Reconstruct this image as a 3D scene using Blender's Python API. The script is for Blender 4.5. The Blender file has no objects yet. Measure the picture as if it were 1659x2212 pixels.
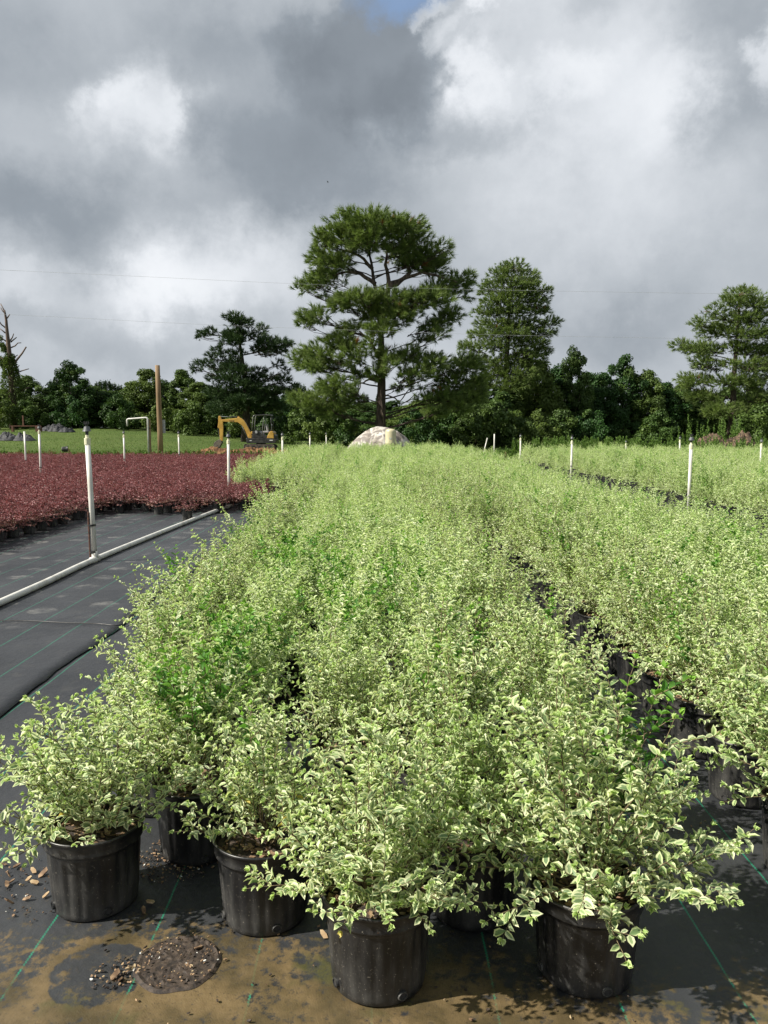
import bpy, bmesh, math, random
import numpy as np
from mathutils import Vector, Matrix, Quaternion, noise as mnoise

R = math.radians
random.seed(11)
rng = np.random.default_rng(11)
scene = bpy.context.scene
COL = scene.collection

# ------------------------------------------------------------------ camera
H_CAM, PITCH, FPX = 1.6, R(6.05), 788.0          # eye height, downward pitch, focal length in 1024-px rows
cam_d = bpy.data.cameras.new('camera')
cam_d.sensor_fit = 'VERTICAL'
cam_d.angle_y = 2 * math.atan(512 / FPX)
cam_d.clip_start, cam_d.clip_end = 0.05, 3000
cam = bpy.data.objects.new('camera', cam_d)
COL.objects.link(cam)
cam.location = (0, 0, H_CAM)
cam.rotation_euler = (R(90) - PITCH, 0, 0)
scene.camera = cam


def ray(x, y):
    """direction of a point given in a 1659 x 2212 plan of the view"""
    u, v = (x - 829.5) / 2.16 / FPX, (1106 - y) / 2.16 / FPX
    c, s = math.cos(PITCH), math.sin(PITCH)
    return Vector((u, c + v * s, -s + v * c))


def gnd(x, y, z=0.0):
    d = ray(x, y)
    return Vector((0, 0, H_CAM)) + d * ((z - H_CAM) / d.z)


def at(x, y, Y):
    d = ray(x, y)
    return Vector((0, 0, H_CAM)) + d * (Y / d.y)


# ------------------------------------------------------------------ light
SUN_AZ, SUN_EL = R(-107), R(41)                   # from the left, a little behind the camera
to_sun = Vector((math.sin(SUN_AZ) * math.cos(SUN_EL), math.cos(SUN_AZ) * math.cos(SUN_EL), math.sin(SUN_EL)))
sun_d = bpy.data.lights.new('sun', 'SUN')
sun_d.energy = 5.0
sun_d.angle = R(0.6)
sun_d.color = (1.0, 0.945, 0.84)
sun = bpy.data.objects.new('sun', sun_d)
COL.objects.link(sun)
sun.rotation_euler = to_sun.to_track_quat('Z', 'Y').to_euler()
sun.location = (-30, 5, 30)

scene.view_settings.view_transform = 'Standard'
scene.view_settings.look = 'None'
scene.view_settings.exposure = 0.70
scene.view_settings.gamma = 1.0
scene.cycles.use_denoising = True
scene.cycles.max_bounces = 4
scene.cycles.diffuse_bounces = 3
scene.cycles.glossy_bounces = 2
scene.cycles.transparent_max_bounces = 4
scene.cycles.sample_clamp_indirect = 6

world = bpy.data.worlds.new('World')
scene.world = world
world.use_nodes = True


class NT:
    """tiny node-tree writer"""
    def __init__(self, tree):
        self.t = tree
        tree.nodes.clear()

    def n(self, kind, **kw):
        nd = self.t.nodes.new(kind)
        for k, v in kw.items():
            setattr(nd, k, v)
        return nd

    def link(self, a, b):
        self.t.links.new(a, b)

    def put(self, sock, v):
        if hasattr(v, 'is_linked') or isinstance(v, bpy.types.NodeSocket):
            self.link(v, sock)
        elif isinstance(v, (tuple, list)) and sock.type == 'RGBA' and len(v) == 3:
            sock.default_value = (*v, 1)
        else:
            sock.default_value = v

    def math(self, op, a, b=0.0, c=None, clamp=False):
        nd = self.n('ShaderNodeMath', operation=op, use_clamp=clamp)
        self.put(nd.inputs[0], a)
        self.put(nd.inputs[1], b)
        if c is not None:
            self.put(nd.inputs[2], c)
        return nd.outputs[0]

    def vmath(self, op, a, b=None):
        nd = self.n('ShaderNodeVectorMath', operation=op)
        self.put(nd.inputs[0], a)
        if b is not None:
            self.put(nd.inputs[3] if op == 'SCALE' else nd.inputs[1], b)
        return nd.outputs[1] if op in ('LENGTH', 'DISTANCE') else nd.outputs[0]

    def noise(self, vec, scale, detail=4, rough=0.55, color=False, dist=0.0):
        nd = self.n('ShaderNodeTexNoise')
        if vec is not None:
            self.link(vec, nd.inputs['Vector'])
        nd.inputs['Scale'].default_value = scale
        nd.inputs['Detail'].default_value = detail
        nd.inputs['Roughness'].default_value = rough
        nd.inputs['Distortion'].default_value = dist
        return nd.outputs['Color'] if color else nd.outputs['Fac']

    def ramp(self, v, a, b, lo=0.0, hi=1.0, smooth=True):
        nd = self.n('ShaderNodeMapRange', interpolation_type='SMOOTHSTEP' if smooth else 'LINEAR')
        self.put(nd.inputs[0], v)
        for i, k in enumerate((a, b, lo, hi)):
            nd.inputs[i + 1].default_value = k
        return nd.outputs[0]

    def mix(self, f, a, b):
        nd = self.n('ShaderNodeMix', data_type='RGBA')
        self.put(nd.inputs[0], f)
        self.put(nd.inputs[6], a)
        self.put(nd.inputs[7], b)
        return nd.outputs[2]


def build_world():
    g = NT(world.node_tree)
    out = g.n('ShaderNodeOutputWorld')
    sky = g.n('ShaderNodeTexSky', sky_type='NISHITA', sun_disc=False)
    sky.sun_elevation = SUN_EL
    sky.sun_rotation = SUN_AZ
    sky.altitude = 50
    bg_sky = g.n('ShaderNodeBackground')
    g.link(sky.outputs[0], bg_sky.inputs[0])
    bg_sky.inputs[1].default_value = 0.12
    tc = g.n('ShaderNodeTexCoord')
    d = tc.outputs['Generated']
    sep = g.n('ShaderNodeSeparateXYZ')
    g.link(d, sep.inputs[0])
    az = g.math('ARCTAN2', sep.outputs[0], sep.outputs[1])
    el = g.math('ARCSINE', sep.outputs[2])
    warp = g.noise(d, 3.2, 8, 0.60, color=True)
    ws = g.n('ShaderNodeSeparateColor')
    g.link(warp, ws.inputs[0])
    fw = g.n('ShaderNodeSeparateColor')
    g.link(g.noise(d, 11, 9, 0.66, color=True), fw.inputs[0])
    az2 = g.math('ADD', az, g.math('MULTIPLY', g.math('SUBTRACT', ws.outputs[0], 0.5), 0.30))
    az2 = g.math('ADD', az2, g.math('MULTIPLY', g.math('SUBTRACT', fw.outputs[0], 0.5), 0.11))
    el2 = g.math('ADD', el, g.math('MULTIPLY', g.math('SUBTRACT', ws.outputs[1], 0.5), 0.22))
    el2 = g.math('ADD', el2, g.math('MULTIPLY', g.math('SUBTRACT', fw.outputs[1], 0.5), 0.09))
    warp2 = g.noise(d, 14, 7, 0.62)
    val = g.math('MULTIPLY_ADD', g.math('SUBTRACT', g.noise(d, 3.0, 7, 0.58), 0.5), 0.50, 0.46)
    val = g.math('MULTIPLY_ADD', g.math('SUBTRACT', warp2, 0.5), 0.12, val)
    blobs = [  # x, y, half width, half height in the plan of the view, amount, edge softness (1 = all soft)
        (290, 235, 150, 120, .28, 1), (230, 200, 60, 45, .14, 1), (365, 245, 45, 60, .12, 1),
        (1230, 150, 360, 250, .24, .9), (940, 60, 55, 32, .32, .7), (1000, 118, 50, 55, .22, .7), (1065, 205, 55, 65, .18, .8), (1070, 35, 80, 50, .26, .8), (1190, 230, 90, 70, .10, .9),
        (1640, 140, 70, 120, .28, .7), (500, 560, 210, 110, .26, 1), (380, 610, 180, 60, .20, 1),
        (1300, 330, 330, 160, .16, 1), (60, 640, 160, 60, .12, 1), (1450, 250, 110, 140, .12, 1),
        (640, 640, 200, 120, .14, 1), (720, 220, 50, 60, .10, 1), (1480, 480, 330, 130, .07, 1),
        (840, 300, 60, 60, .12, 1),
        (830, 150, 210, 190, -.28, .5), (640, 340, 260, 170, -.22, 1), (140, 470, 300, 130, -.24, 1),
        (90, 120, 300, 130, -.08, 1), (520, 90, 260, 140, -.16, 1), (1560, 270, 130, 130, -.14, 1),
        (1010, 330, 190, 60, -.14, .9), (1330, 680, 260, 70, -.08, 1), (830, 780, 1000, 130, .10, 1), (1250, 450, 520, 240, .14, 1), (250, 720, 360, 60, -.10, 1),
        (1480, 90, 170, 110, -.12, 1), (1250, 60, 70, 60, -.08, .9), (930, 230, 110, 90, -.10, .7), (480, 330, 110, 220, -.06, 1)]
    for (x, y, rx, ry, amt, soft) in blobs:
        def ae(px, py):
            v = ray(px, py).normalized()
            return math.atan2(v.x, v.y), math.asin(v.z)
        a0, e0 = ae(x, y)
        a1, _ = ae(x + rx, y)
        _, e1 = ae(x, y - ry)
        cx = g.math('DIVIDE', g.math('SUBTRACT', az2, a0), abs(a1 - a0))
        cy = g.math('DIVIDE', g.math('SUBTRACT', el2, e0), abs(e1 - e0))
        rr = g.math('SQRT', g.math('ADD', g.math('MULTIPLY', cx, cx), g.math('MULTIPLY', cy, cy)))
        m = g.ramp(rr, 1.25, 1.25 - 1.25 * soft, 0, 1)
        val = g.math('MULTIPLY_ADD', m, amt, val)
    cr = g.n('ShaderNodeValToRGB')
    g.link(val, cr.inputs[0])
    els = cr.color_ramp.elements
    els[0].position, els[0].color = 0.0, (0.170, 0.195, 0.225, 1)
    els[1].position, els[1].color = 1.0, (0.90, 0.92, 0.95, 1)
    e = els.new(0.30); e.color = (0.275, 0.310, 0.350, 1)
    e = els.new(0.52); e.color = (0.455, 0.490, 0.530, 1)
    e = els.new(0.76); e.color = (0.70, 0.73, 0.77, 1)
    bg_c = g.n('ShaderNodeBackground')
    g.link(cr.outputs[0], bg_c.inputs[0])
    bg_c.inputs[1].default_value = 0.69
    # small openings to the blue
    v = ray(905, -10).normalized()
    a0, e0 = math.atan2(v.x, v.y), math.asin(v.z)
    cx = g.math('DIVIDE', g.math('SUBTRACT', az2, a0), 0.085)
    cy = g.math('DIVIDE', g.math('SUBTRACT', el2, e0), 0.028)
    rr = g.math('SQRT', g.math('ADD', g.math('MULTIPLY', cx, cx), g.math('MULTIPLY', cy, cy)))
    hole = g.ramp(rr, 1.3, 0.3, 0, 0.75)
    mx = g.n('ShaderNodeMixShader')
    g.link(hole, mx.inputs[0])
    g.link(bg_c.outputs[0], mx.inputs[1])
    g.link(bg_sky.outputs[0], mx.inputs[2])
    g.link(mx.outputs[0], out.inputs[0])


build_world()

# ------------------------------------------------------------------ materials
MATS = {}


def material(name):
    m = bpy.data.materials.new(name)
    m.use_nodes = True
    g = NT(m.node_tree)
    out = g.n('ShaderNodeOutputMaterial')
    p = g.n('ShaderNodeBsdfPrincipled')
    g.link(p.outputs[0], out.inputs[0])
    MATS[name] = m
    return m, g, p, out


def coords(g, kind='Object'):
    return g.n('ShaderNodeTexCoord').outputs[kind]


def bump(g, p, h, dist=0.01, strength=0.6):
    b = g.n('ShaderNodeBump')
    b.inputs['Distance'].default_value = dist
    b.inputs['Strength'].default_value = strength
    g.link(h, b.inputs['Height'])
    g.link(b.outputs[0], p.inputs['Normal'])


def simple(name, c1, c2, scale, rough=0.6, bump_d=0.0, metal=0.0, detail=5, spec=0.5, lo=.35, hi=.65, stretch=None):
    m, g, p, _ = material(name)
    v = coords(g)
    if stretch:
        mp = g.n('ShaderNodeMapping')
        g.link(v, mp.inputs[0])
        mp.inputs['Scale'].default_value = stretch
        v = mp.outputs[0]
    f = g.noise(v, scale, detail)
    g.put(p.inputs['Base Color'], g.mix(g.ramp(f, lo, hi), c1, c2))
    p.inputs['Roughness'].default_value = rough
    p.inputs['Metallic'].default_value = metal
    p.inputs['Specular IOR Level'].default_value = spec
    if bump_d:
        bump(g, p, f, bump_d)
    return m


def leaf_material(name, build, rough=0.42, trans=0.30, spec=0.4, tcol=(.95, 1.0, .62)):
    m, g, p, out = material(name)
    at_ = g.n('ShaderNodeAttribute', attribute_name='leafcol')
    sc = g.n('ShaderNodeSeparateColor')
    g.link(at_.outputs['Color'], sc.inputs[0])
    oi = g.n('ShaderNodeObjectInfo')
    col = build(g, sc.outputs[0], sc.outputs[1], sc.outputs[2], at_.outputs['Alpha'], oi.outputs['Random'])
    g.put(p.inputs['Base Color'], col)
    p.inputs['Roughness'].default_value = rough
    p.inputs['Specular IOR Level'].default_value = spec
    tr = g.n('ShaderNodeBsdfTranslucent')
    g.put(tr.inputs[0], g.mix(1.0, col, col))
    mul = g.n('ShaderNodeMix', data_type='RGBA', blend_type='MULTIPLY')
    mul.inputs[0].default_value = 1.0
    g.put(mul.inputs[6], col)
    mul.inputs[7].default_value = (*tcol, 1)
    g.link(mul.outputs[2], tr.inputs[0])
    mx = g.n('ShaderNodeMixShader')
    mx.inputs[0].default_value = trans
    g.link(p.outputs[0], mx.inputs[1])
    g.link(tr.outputs[0], mx.inputs[2])
    g.link(mx.outputs[0], out.inputs[0])
    return m


def var_leaf(g, edge, rnd, green, age, orand):
    v = coords(g)
    e = g.math('ADD', edge, g.math('MULTIPLY', g.math('SUBTRACT', g.noise(v, 120, 2), 0.5), 0.5))
    e = g.math('MULTIPLY_ADD', g.math('SUBTRACT', rnd, 0.5), 0.25, e)
    fac = g.ramp(e, 0.42, 0.62)
    centre = g.mix(rnd, (0.160, 0.265, 0.120), (0.330, 0.430, 0.235))
    margin = g.mix(rnd, (0.71, 0.78, 0.43), (0.83, 0.86, 0.58))
    c = g.mix(fac, centre, margin)
    c = g.mix(g.math('MULTIPLY', age, 0.60), c, (0.50, 0.72, 0.175))
    c = g.mix(g.ramp(orand, .55, 1.0, 0, .30), c, (0.30, 0.45, 0.12))
    gr = g.mix(rnd, (0.055, 0.170, 0.026), (0.140, 0.330, 0.052))
    c = g.mix(g.ramp(green, 0.2, 0.9), c, g.mix(age, gr, (0.30, 0.54, 0.08)))
    c = g.mix(g.ramp(green, 1.3, 1.9), c, (0.66, 0.55, 0.16))
    return c


leaf_material('variegated_leaf', var_leaf, 0.45, 0.42)


def red_leaf(g, edge, rnd, green, age, orand):
    c = g.mix(g.math('MULTIPLY_ADD', g.math('SUBTRACT', orand, .5), .5, rnd), (0.118, 0.050, 0.053), (0.350, 0.156, 0.158))
    c = g.mix(g.math('MULTIPLY', age, 0.6), c, (0.38, 0.135, 0.140))
    c = g.mix(g.ramp(green, 0.3, 1.0), c, g.mix(rnd, (0.110, 0.075, 0.045), (0.250, 0.165, 0.105)))
    return c


leaf_material('red_leaf', red_leaf, 0.48, 0.18, 0.42, (1, .55, .45))


def tree_leaf(g, edge, rnd, green, age, orand):
    a = g.mix(orand, (0.020, 0.052, 0.016), (0.062, 0.098, 0.022))
    b = g.mix(orand, (0.050, 0.120, 0.028), (0.145, 0.200, 0.045))
    c = g.mix(rnd, a, b)
    return g.mix(g.math('MULTIPLY', age, 0.5), c, (0.15, 0.22, 0.045))


leaf_material('tree_leaf', tree_leaf, 0.5, 0.26, 0.25)


def needle(g, edge, rnd, green, age, orand):
    c = g.mix(rnd, (0.035, 0.080, 0.018), (0.205, 0.290, 0.075))
    c = g.mix(g.math('MULTIPLY', edge, 0.5), c, (0.280, 0.320, 0.110))
    return g.mix(g.ramp(green, 0.5, 1.0), c, (0.20, 0.085, 0.03))


leaf_material('pine_needle', needle, 0.5, 0.34, 0.3)


def far_needle(g, edge, rnd, green, age, orand):
    return g.mix(rnd, (0.026, 0.056, 0.020), (0.060, 0.100, 0.032))


leaf_material('dark_needle', far_needle, 0.55, 0.12, 0.25)


def weed_leaf(g, edge, rnd, green, age, orand):
    c = g.mix(rnd, (0.080, 0.165, 0.028), (0.180, 0.280, 0.062))
    return g.mix(g.ramp(green, 0.5, 1.0), c, (0.21, 0.15, 0.07))


leaf_material('weed_leaf', weed_leaf, 0.5, 0.3, 0.3)

simple('bark', (0.050, 0.036, 0.028), (0.150, 0.112, 0.085), 6, 0.9, 0.05, stretch=(1, 1, .25))
simple('pine_bark', (0.026, 0.019, 0.015), (0.085, 0.060, 0.047), 7, 0.92, 0.06, stretch=(1, 1, .3))
simple('dead_wood', (0.050, 0.034, 0.026), (0.140, 0.095, 0.072), 5, 0.85, 0.03, stretch=(1, 1, .2))
simple('twig', (0.10, 0.070, 0.040), (0.190, 0.150, 0.080), 60, 0.8)
simple('red_twig', (0.05, 0.030, 0.022), (0.11, 0.065, 0.045), 60, 0.8)
simple('pvc', (0.46, 0.44, 0.38), (0.68, 0.67, 0.62), 5, 0.42, detail=7, stretch=(1, 1, .3), lo=.3, hi=.55)
simple('pvc_cream', (0.66, 0.64, 0.44), (0.74, 0.72, 0.54), 9, 0.4)
simple('black_plastic', (0.012, 0.012, 0.013), (0.035, 0.035, 0.036), 30, 0.42)
simple('grey_plastic', (0.060, 0.066, 0.072), (0.120, 0.126, 0.132), 20, 0.42)
simple('rusty_bar', (0.055, 0.028, 0.020), (0.130, 0.060, 0.040), 40, 0.85)
simple('post_wood', (0.165, 0.105, 0.052), (0.300, 0.205, 0.110), 4, 0.8, 0.01, stretch=(1, 1, .08))
simple('panel_grey', (0.42, 0.43, 0.43), (0.52, 0.53, 0.53), 3, 0.5)
simple('yellow_paint', (0.40, 0.230, 0.042), (0.52, 0.310, 0.060), 3, 0.45)
simple('black_paint', (0.012, 0.012, 0.013), (0.045, 0.043, 0.040), 5, 0.4)
simple('steel', (0.45, 0.45, 0.44), (0.62, 0.62, 0.60), 20, 0.22, metal=0.9)
simple('grey_steel', (0.15, 0.15, 0.15), (0.25, 0.25, 0.24), 8, 0.4, metal=0.5)
simple('bucket_steel', (0.055, 0.045, 0.038), (0.150, 0.120, 0.095), 6, 0.7)
simple('track_rubber', (0.045, 0.036, 0.030), (0.110, 0.085, 0.070), 5, 0.9)
simple('seat_grey', (0.22, 0.22, 0.23), (0.34, 0.34, 0.35), 7, 0.6)
simple('white_print', (0.7, 0.7, 0.7), (0.75, 0.75, 0.75), 5, 0.6)
simple('tank_beige', (0.47, 0.425, 0.270), (0.55, 0.50, 0.33), 2.5, 0.42)
simple('orange_dirt', (0.090, 0.042, 0.018), (0.230, 0.120, 0.050), 3.5, 0.95, 0.08)
simple('mulch', (0.035, 0.025, 0.017), (0.160, 0.108, 0.066), 9, 0.95, 0.08, lo=.42, hi=.62)
simple('wet_soil', (0.016, 0.011, 0.009), (0.060, 0.042, 0.030), 60, 0.75, 0.006)
simple('chip', (0.085, 0.045, 0.024), (0.340, 0.225, 0.130), 22, 0.8, lo=.3, hi=.7)
simple('chip_pale', (0.30, 0.195, 0.105), (0.48, 0.370, 0.220), 22, 0.8)
simple('perlite', (0.55, 0.54, 0.5), (0.7, 0.69, 0.65), 20, 0.8)
simple('tarp', (0.005, 0.006, 0.008), (0.026, 0.028, 0.034), 5, 0.7, 0.03)
simple('rusty_iron', (0.070, 0.030, 0.018), (0.140, 0.062, 0.036), 5, 0.8)
simple('wire', (0.30, 0.31, 0.32), (0.40, 0.41, 0.42), 2, 0.5)
simple('feather', (0.02, 0.02, 0.02), (0.03, 0.03, 0.03), 5, 0.8)


def make_mound_mat():
    m, g, p, _ = material('mottled_sheet')
    v = coords(g)
    a = g.noise(v, 1.3, 6, 0.6, dist=0.8)
    b = g.noise(v, 1.7, 6, 0.65, dist=1.6)
    c = g.mix(g.ramp(a, .38, .62), (0.33, 0.285, 0.240), (0.58, 0.555, 0.50))
    c = g.mix(g.ramp(b, .41, .58, 0, .9), c, (0.135, 0.112, 0.098))
    g.put(p.inputs['Base Color'], c)
    p.inputs['Roughness'].default_value = 0.62
    bump(g, p, g.noise(v, 5, 5), 0.05)


make_mound_mat()


def make_pot_mat():
    m, g, p, _ = material('pot_plastic')
    v = coords(g)
    oi = g.n('ShaderNodeObjectInfo').outputs['Random']
    off = g.n('ShaderNodeCombineXYZ')
    g.put(off.inputs[0], g.math('MULTIPLY', oi, 37.0))
    g.put(off.inputs[1], g.math('MULTIPLY', oi, 11.0))
    v2 = g.vmath('ADD', v, off.outputs[0])
    sep = g.n('ShaderNodeSeparateXYZ')
    g.link(v, sep.inputs[0])
    mp = g.n('ShaderNodeMapping')
    g.link(v2, mp.inputs[0])
    mp.inputs['Scale'].default_value = (1, 1, .22)
    dust = g.noise(mp.outputs[0], 16, 6, 0.65)
    low = g.ramp(sep.outputs[2], 0.17, 0.0, 0.0, 0.40)
    f = g.math('ADD', g.ramp(dust, 0.42, 0.72, 0, 0.45), g.math('MULTIPLY', low, g.ramp(g.noise(v2, 11, 5), .3, .7)))
    c = g.mix(f, (0.0090, 0.0094, 0.0105), (0.100, 0.097, 0.090))
    sp = g.ramp(g.noise(v2, 150, 3, 0.7), 0.635, 0.70)
    c = g.mix(g.math('MULTIPLY', sp, 0.7), c, (0.26, 0.235, 0.19))
    g.put(p.inputs['Base Color'], c)
    g.put(p.inputs['Roughness'], g.ramp(f, 0, .6, .36, .62))
    bump(g, p, g.noise(v2, 60, 4), 0.001, 0.5)


make_pot_mat()


def make_fabric_mat():
    m, g, p, _ = material('woven_fabric')
    v = coords(g)
    sep = g.n('ShaderNodeSeparateXYZ')
    g.link(v, sep.inputs[0])
    X, Y = sep.outputs[0], sep.outputs[1]
    big = g.noise(v, 1.1, 6, 0.6)
    fine = g.noise(v, 9, 6, 0.65)
    c = g.mix(g.ramp(big, .3, .7), (0.018, 0.0195, 0.0225), (0.038, 0.040, 0.044))
    c = g.mix(g.ramp(fine, .5, .75, 0, .45), c, (0.060, 0.058, 0.054))
    # pale rings and discs where pots stood
    fx = g.math('SUBTRACT', g.math('FRACT', g.math('DIVIDE', X, 0.46)), 0.5)
    row = g.math('FLOOR', g.math('DIVIDE', X, 0.46))
    fy = g.math('SUBTRACT', g.math('FRACT', g.math('ADD', g.math('DIVIDE', Y, 0.52), g.math('MULTIPLY', row, 0.5))), 0.5)
    rr = g.math('SQRT', g.math('ADD', g.math('POWER', g.math('MULTIPLY', fx, .46), 2), g.math('POWER', g.math('MULTIPLY', fy, .52), 2)))
    rr = g.math('ADD', rr, g.math('MULTIPLY', g.math('SUBTRACT', g.noise(v, 6, 3), .5), .10))
    disc = g.math('MULTIPLY', g.ramp(rr, .135, .110), g.ramp(g.noise(v, 1.7, 3), .42, .60))
    left = g.ramp(X, -1.7, -2.2)
    far = g.ramp(Y, 5.5, 7.0)
    stain = g.math('MULTIPLY', g.math('MULTIPLY', disc, g.math('MULTIPLY', left, far)), g.ramp(fine, .36, .66, .05, .75))
    c = g.mix(stain, c, (0.150, 0.147, 0.138))
    # green marker threads woven in
    zig = g.math('MULTIPLY', g.math('SUBTRACT', g.math('PINGPONG', Y, 0.006), 0.003), 0.55)
    wob = g.math('MULTIPLY', g.math('SUBTRACT', g.noise(v, 2.2, 3), .5), 0.02)
    xs = g.math('ADD', g.math('ADD', X, 0.382), g.math('ADD', zig, wob))
    st = g.math('ABSOLUTE', g.math('SUBTRACT', g.math('FRACT', g.math('ADD', g.math('DIVIDE', xs, 0.347), 100.5)), 0.5))
    thread = g.ramp(st, 0.0105, 0.0065, 0, 1)
    c = g.mix(g.math('MULTIPLY', thread, g.ramp(fine, .25, .55, .5, .95)), c, (0.020, 0.190, 0.115))
    # tan silt and algae film along the open front
    a1 = g.noise(v, 2.0, 4, 0.55)
    a2 = g.noise(v, 24, 8, 0.72)
    yy = g.math('ADD', Y, g.math('MULTIPLY', g.math('SUBTRACT', a1, .5), 1.15))
    film = g.math('ADD', g.math('ADD', g.ramp(yy, 2.56, 1.94, 0, 1.05, smooth=False), g.ramp(X, -.3, 1.0, 0, -.28)), g.math('MULTIPLY', g.math('SUBTRACT', a2, .5), 2.6))
    d1 = g.vmath('DISTANCE', v, (-0.84, 2.16, 0))
    d1 = g.math('ADD', d1, g.math('MULTIPLY', g.math('SUBTRACT', g.noise(v, 16, 3), .5), .045))
    film = g.math('SUBTRACT', film, g.ramp(d1, .150, .125, 0, .34))
    film = g.math('ADD', film, g.math('MULTIPLY', g.ramp(d1, .135, .150), g.ramp(d1, .19, .155, 0, .35)))
    fm = g.ramp(film, .38, .78)
    fm = g.math('MULTIPLY', fm, g.ramp(Y, 2.75, 2.45))
    tan = g.mix(g.ramp(g.noise(v, 5.5, 5), .35, .65), (0.070, 0.052, 0.022), (0.165, 0.115, 0.054))
    tan = g.mix(g.ramp(g.noise(v, 3.1, 4), .56, .68), tan, (0.062, 0.060, 0.020))
    tan = g.mix(g.ramp(g.noise(v, 90, 4, .7), .56, .70, 0, .8), tan, (0.042, 0.034, 0.022))
    c = g.mix(g.math('MULTIPLY', fm, .9), c, tan)
    g.put(p.inputs['Base Color'], c)
    p.inputs['Roughness'].default_value = 0.50
    p.inputs['Specular IOR Level'].default_value = 0.45
    wv = g.math('ADD', g.math('SINE', g.math('MULTIPLY', X, 1400)), g.math('SINE', g.math('MULTIPLY', Y, 1400)))
    wave = g.math('ADD', g.math('MULTIPLY', wv, .003), g.math('ADD', g.math('MULTIPLY', g.noise(v, 3, 4), 1.0), g.math('MULTIPLY', a2, .25)))
    bump(g, p, wave, 0.03, 0.55)


make_fabric_mat()


def make_grass_mat():
    m, g, p, _ = material('lawn_grass')
    v = coords(g)
    a = g.noise(v, .10, 5, .6)
    b = g.noise(v, 1.2, 6, .7)
    f = g.noise(v, 12, 5, .75)
    c = g.mix(g.ramp(a, .35, .65), (0.075, 0.115, 0.026), (0.115, 0.155, 0.038))
    c = g.mix(g.ramp(b, .45, .70, 0, .6), c, (0.105, 0.130, 0.040))
    c = g.mix(g.ramp(f, .35, .62, .7, 0), c, (0.045, 0.080, 0.018))
    g.put(p.inputs['Base Color'], c)
    p.inputs['Roughness'].default_value = 0.9
    p.inputs['Specular IOR Level'].default_value = 0.15
    bump(g, p, f, 0.10, 0.8)


make_grass_mat()

# ------------------------------------------------------------------ mesh helpers


def mesh_from(name, V, F, mat=None, smooth=False):
    me = bpy.data.meshes.new(name)
    me.from_pydata([tuple(v) for v in V], [], [tuple(f) for f in F])
    if mat:
        for mm in (mat if isinstance(mat, (list, tuple)) else [mat]):
            me.materials.append(MATS[mm])
    if smooth:
        me.polygons.foreach_set('use_smooth', [True] * len(me.polygons))
    me.update()
    return me


def fast_mesh(name, V, loops, starts, totals, mat, attr=None, smooth=False):
    me = bpy.data.meshes.new(name)
    me.vertices.add(len(V))
    me.vertices.foreach_set('co', np.asarray(V, np.float32).ravel())
    me.loops.add(len(loops))
    me.loops.foreach_set('vertex_index', np.asarray(loops, np.int32))
    me.polygons.add(len(starts))
    me.polygons.foreach_set('loop_start', np.asarray(starts, np.int32))
    if smooth:
        me.polygons.foreach_set('use_smooth', np.ones(len(starts), bool))
    me.materials.append(MATS[mat])
    me.update(calc_edges=True)
    if attr is not None:
        a = me.attributes.new('leafcol', 'FLOAT_COLOR', 'POINT')
        a.data.foreach_set('color', np.asarray(attr, np.float32).ravel())
    me.validate()
    return me


LEAF_T = np.array([(0, 0, 0), (.28, .82, .16), (.66, .86, .14), (1, 0, -.10), (.66, -.86, .14), (.28, -.82, .16), (.28, 0, 0), (.66, 0, -.02)], float)
LEAF_E = np.array([.45, 1, 1, 1, 1, 1, 0, 0], float)
LEAF_F = [(0, 1, 6), (1, 2, 7, 6), (2, 3, 7), (3, 4, 7), (4, 5, 6, 7), (5, 0, 6)]
QUAD_T = np.array([(0, 0, 0), (.5, .8, .12), (1, 0, -.08), (.5, -.8, .12)], float)
QUAD_F = [(0, 1, 2), (0, 2, 3)]


def norm(a):
    return a / np.maximum(np.linalg.norm(a, axis=1, keepdims=True), 1e-9)


def leaves_mesh(name, P, A, N, L, W, col, mat, simple_leaf=False, smooth=True):
    """P base points, A axis directions, N rough normals, L lengths, W half widths, col (n,3): random, green, age"""
    P, A, N = (np.asarray(q, float) for q in (P, A, N))
    L, W, col = np.asarray(L, float), np.asarray(W, float), np.asarray(col, float)
    A = norm(A)
    S = norm(np.cross(N, A))
    N = np.cross(A, S)
    T = QUAD_T if simple_leaf else LEAF_T
    FT = QUAD_F if simple_leaf else LEAF_F
    k, n = len(T), len(P)
    V = (P[:, None, :] + A[:, None, :] * (T[None, :, 0:1] * L[:, None, None]) + S[:, None, :] * (T[None, :, 1:2] * W[:, None, None])
         + N[:, None, :] * (T[None, :, 2:3] * (L * rng.uniform(.2, 2.4, n))[:, None, None]))
    loops_t = np.array([i for f in FT for i in f])
    tot = np.array([len(f) for f in FT])
    loops = (loops_t[None, :] + (np.arange(n) * k)[:, None]).ravel()
    totals = np.tile(tot, n)
    starts = np.concatenate([[0], np.cumsum(totals)[:-1]])
    C = np.empty((n, k, 4))
    C[:, :, 0] = (np.full(k, .5) if simple_leaf else LEAF_E)[None, :]
    C[:, :, 1] = col[:, 0:1]
    C[:, :, 2] = col[:, 1:2]
    C[:, :, 3] = col[:, 2:3]
    return fast_mesh(name, V.reshape(-1, 3), loops, starts, totals, mat, C.reshape(-1, 4), smooth)


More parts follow.
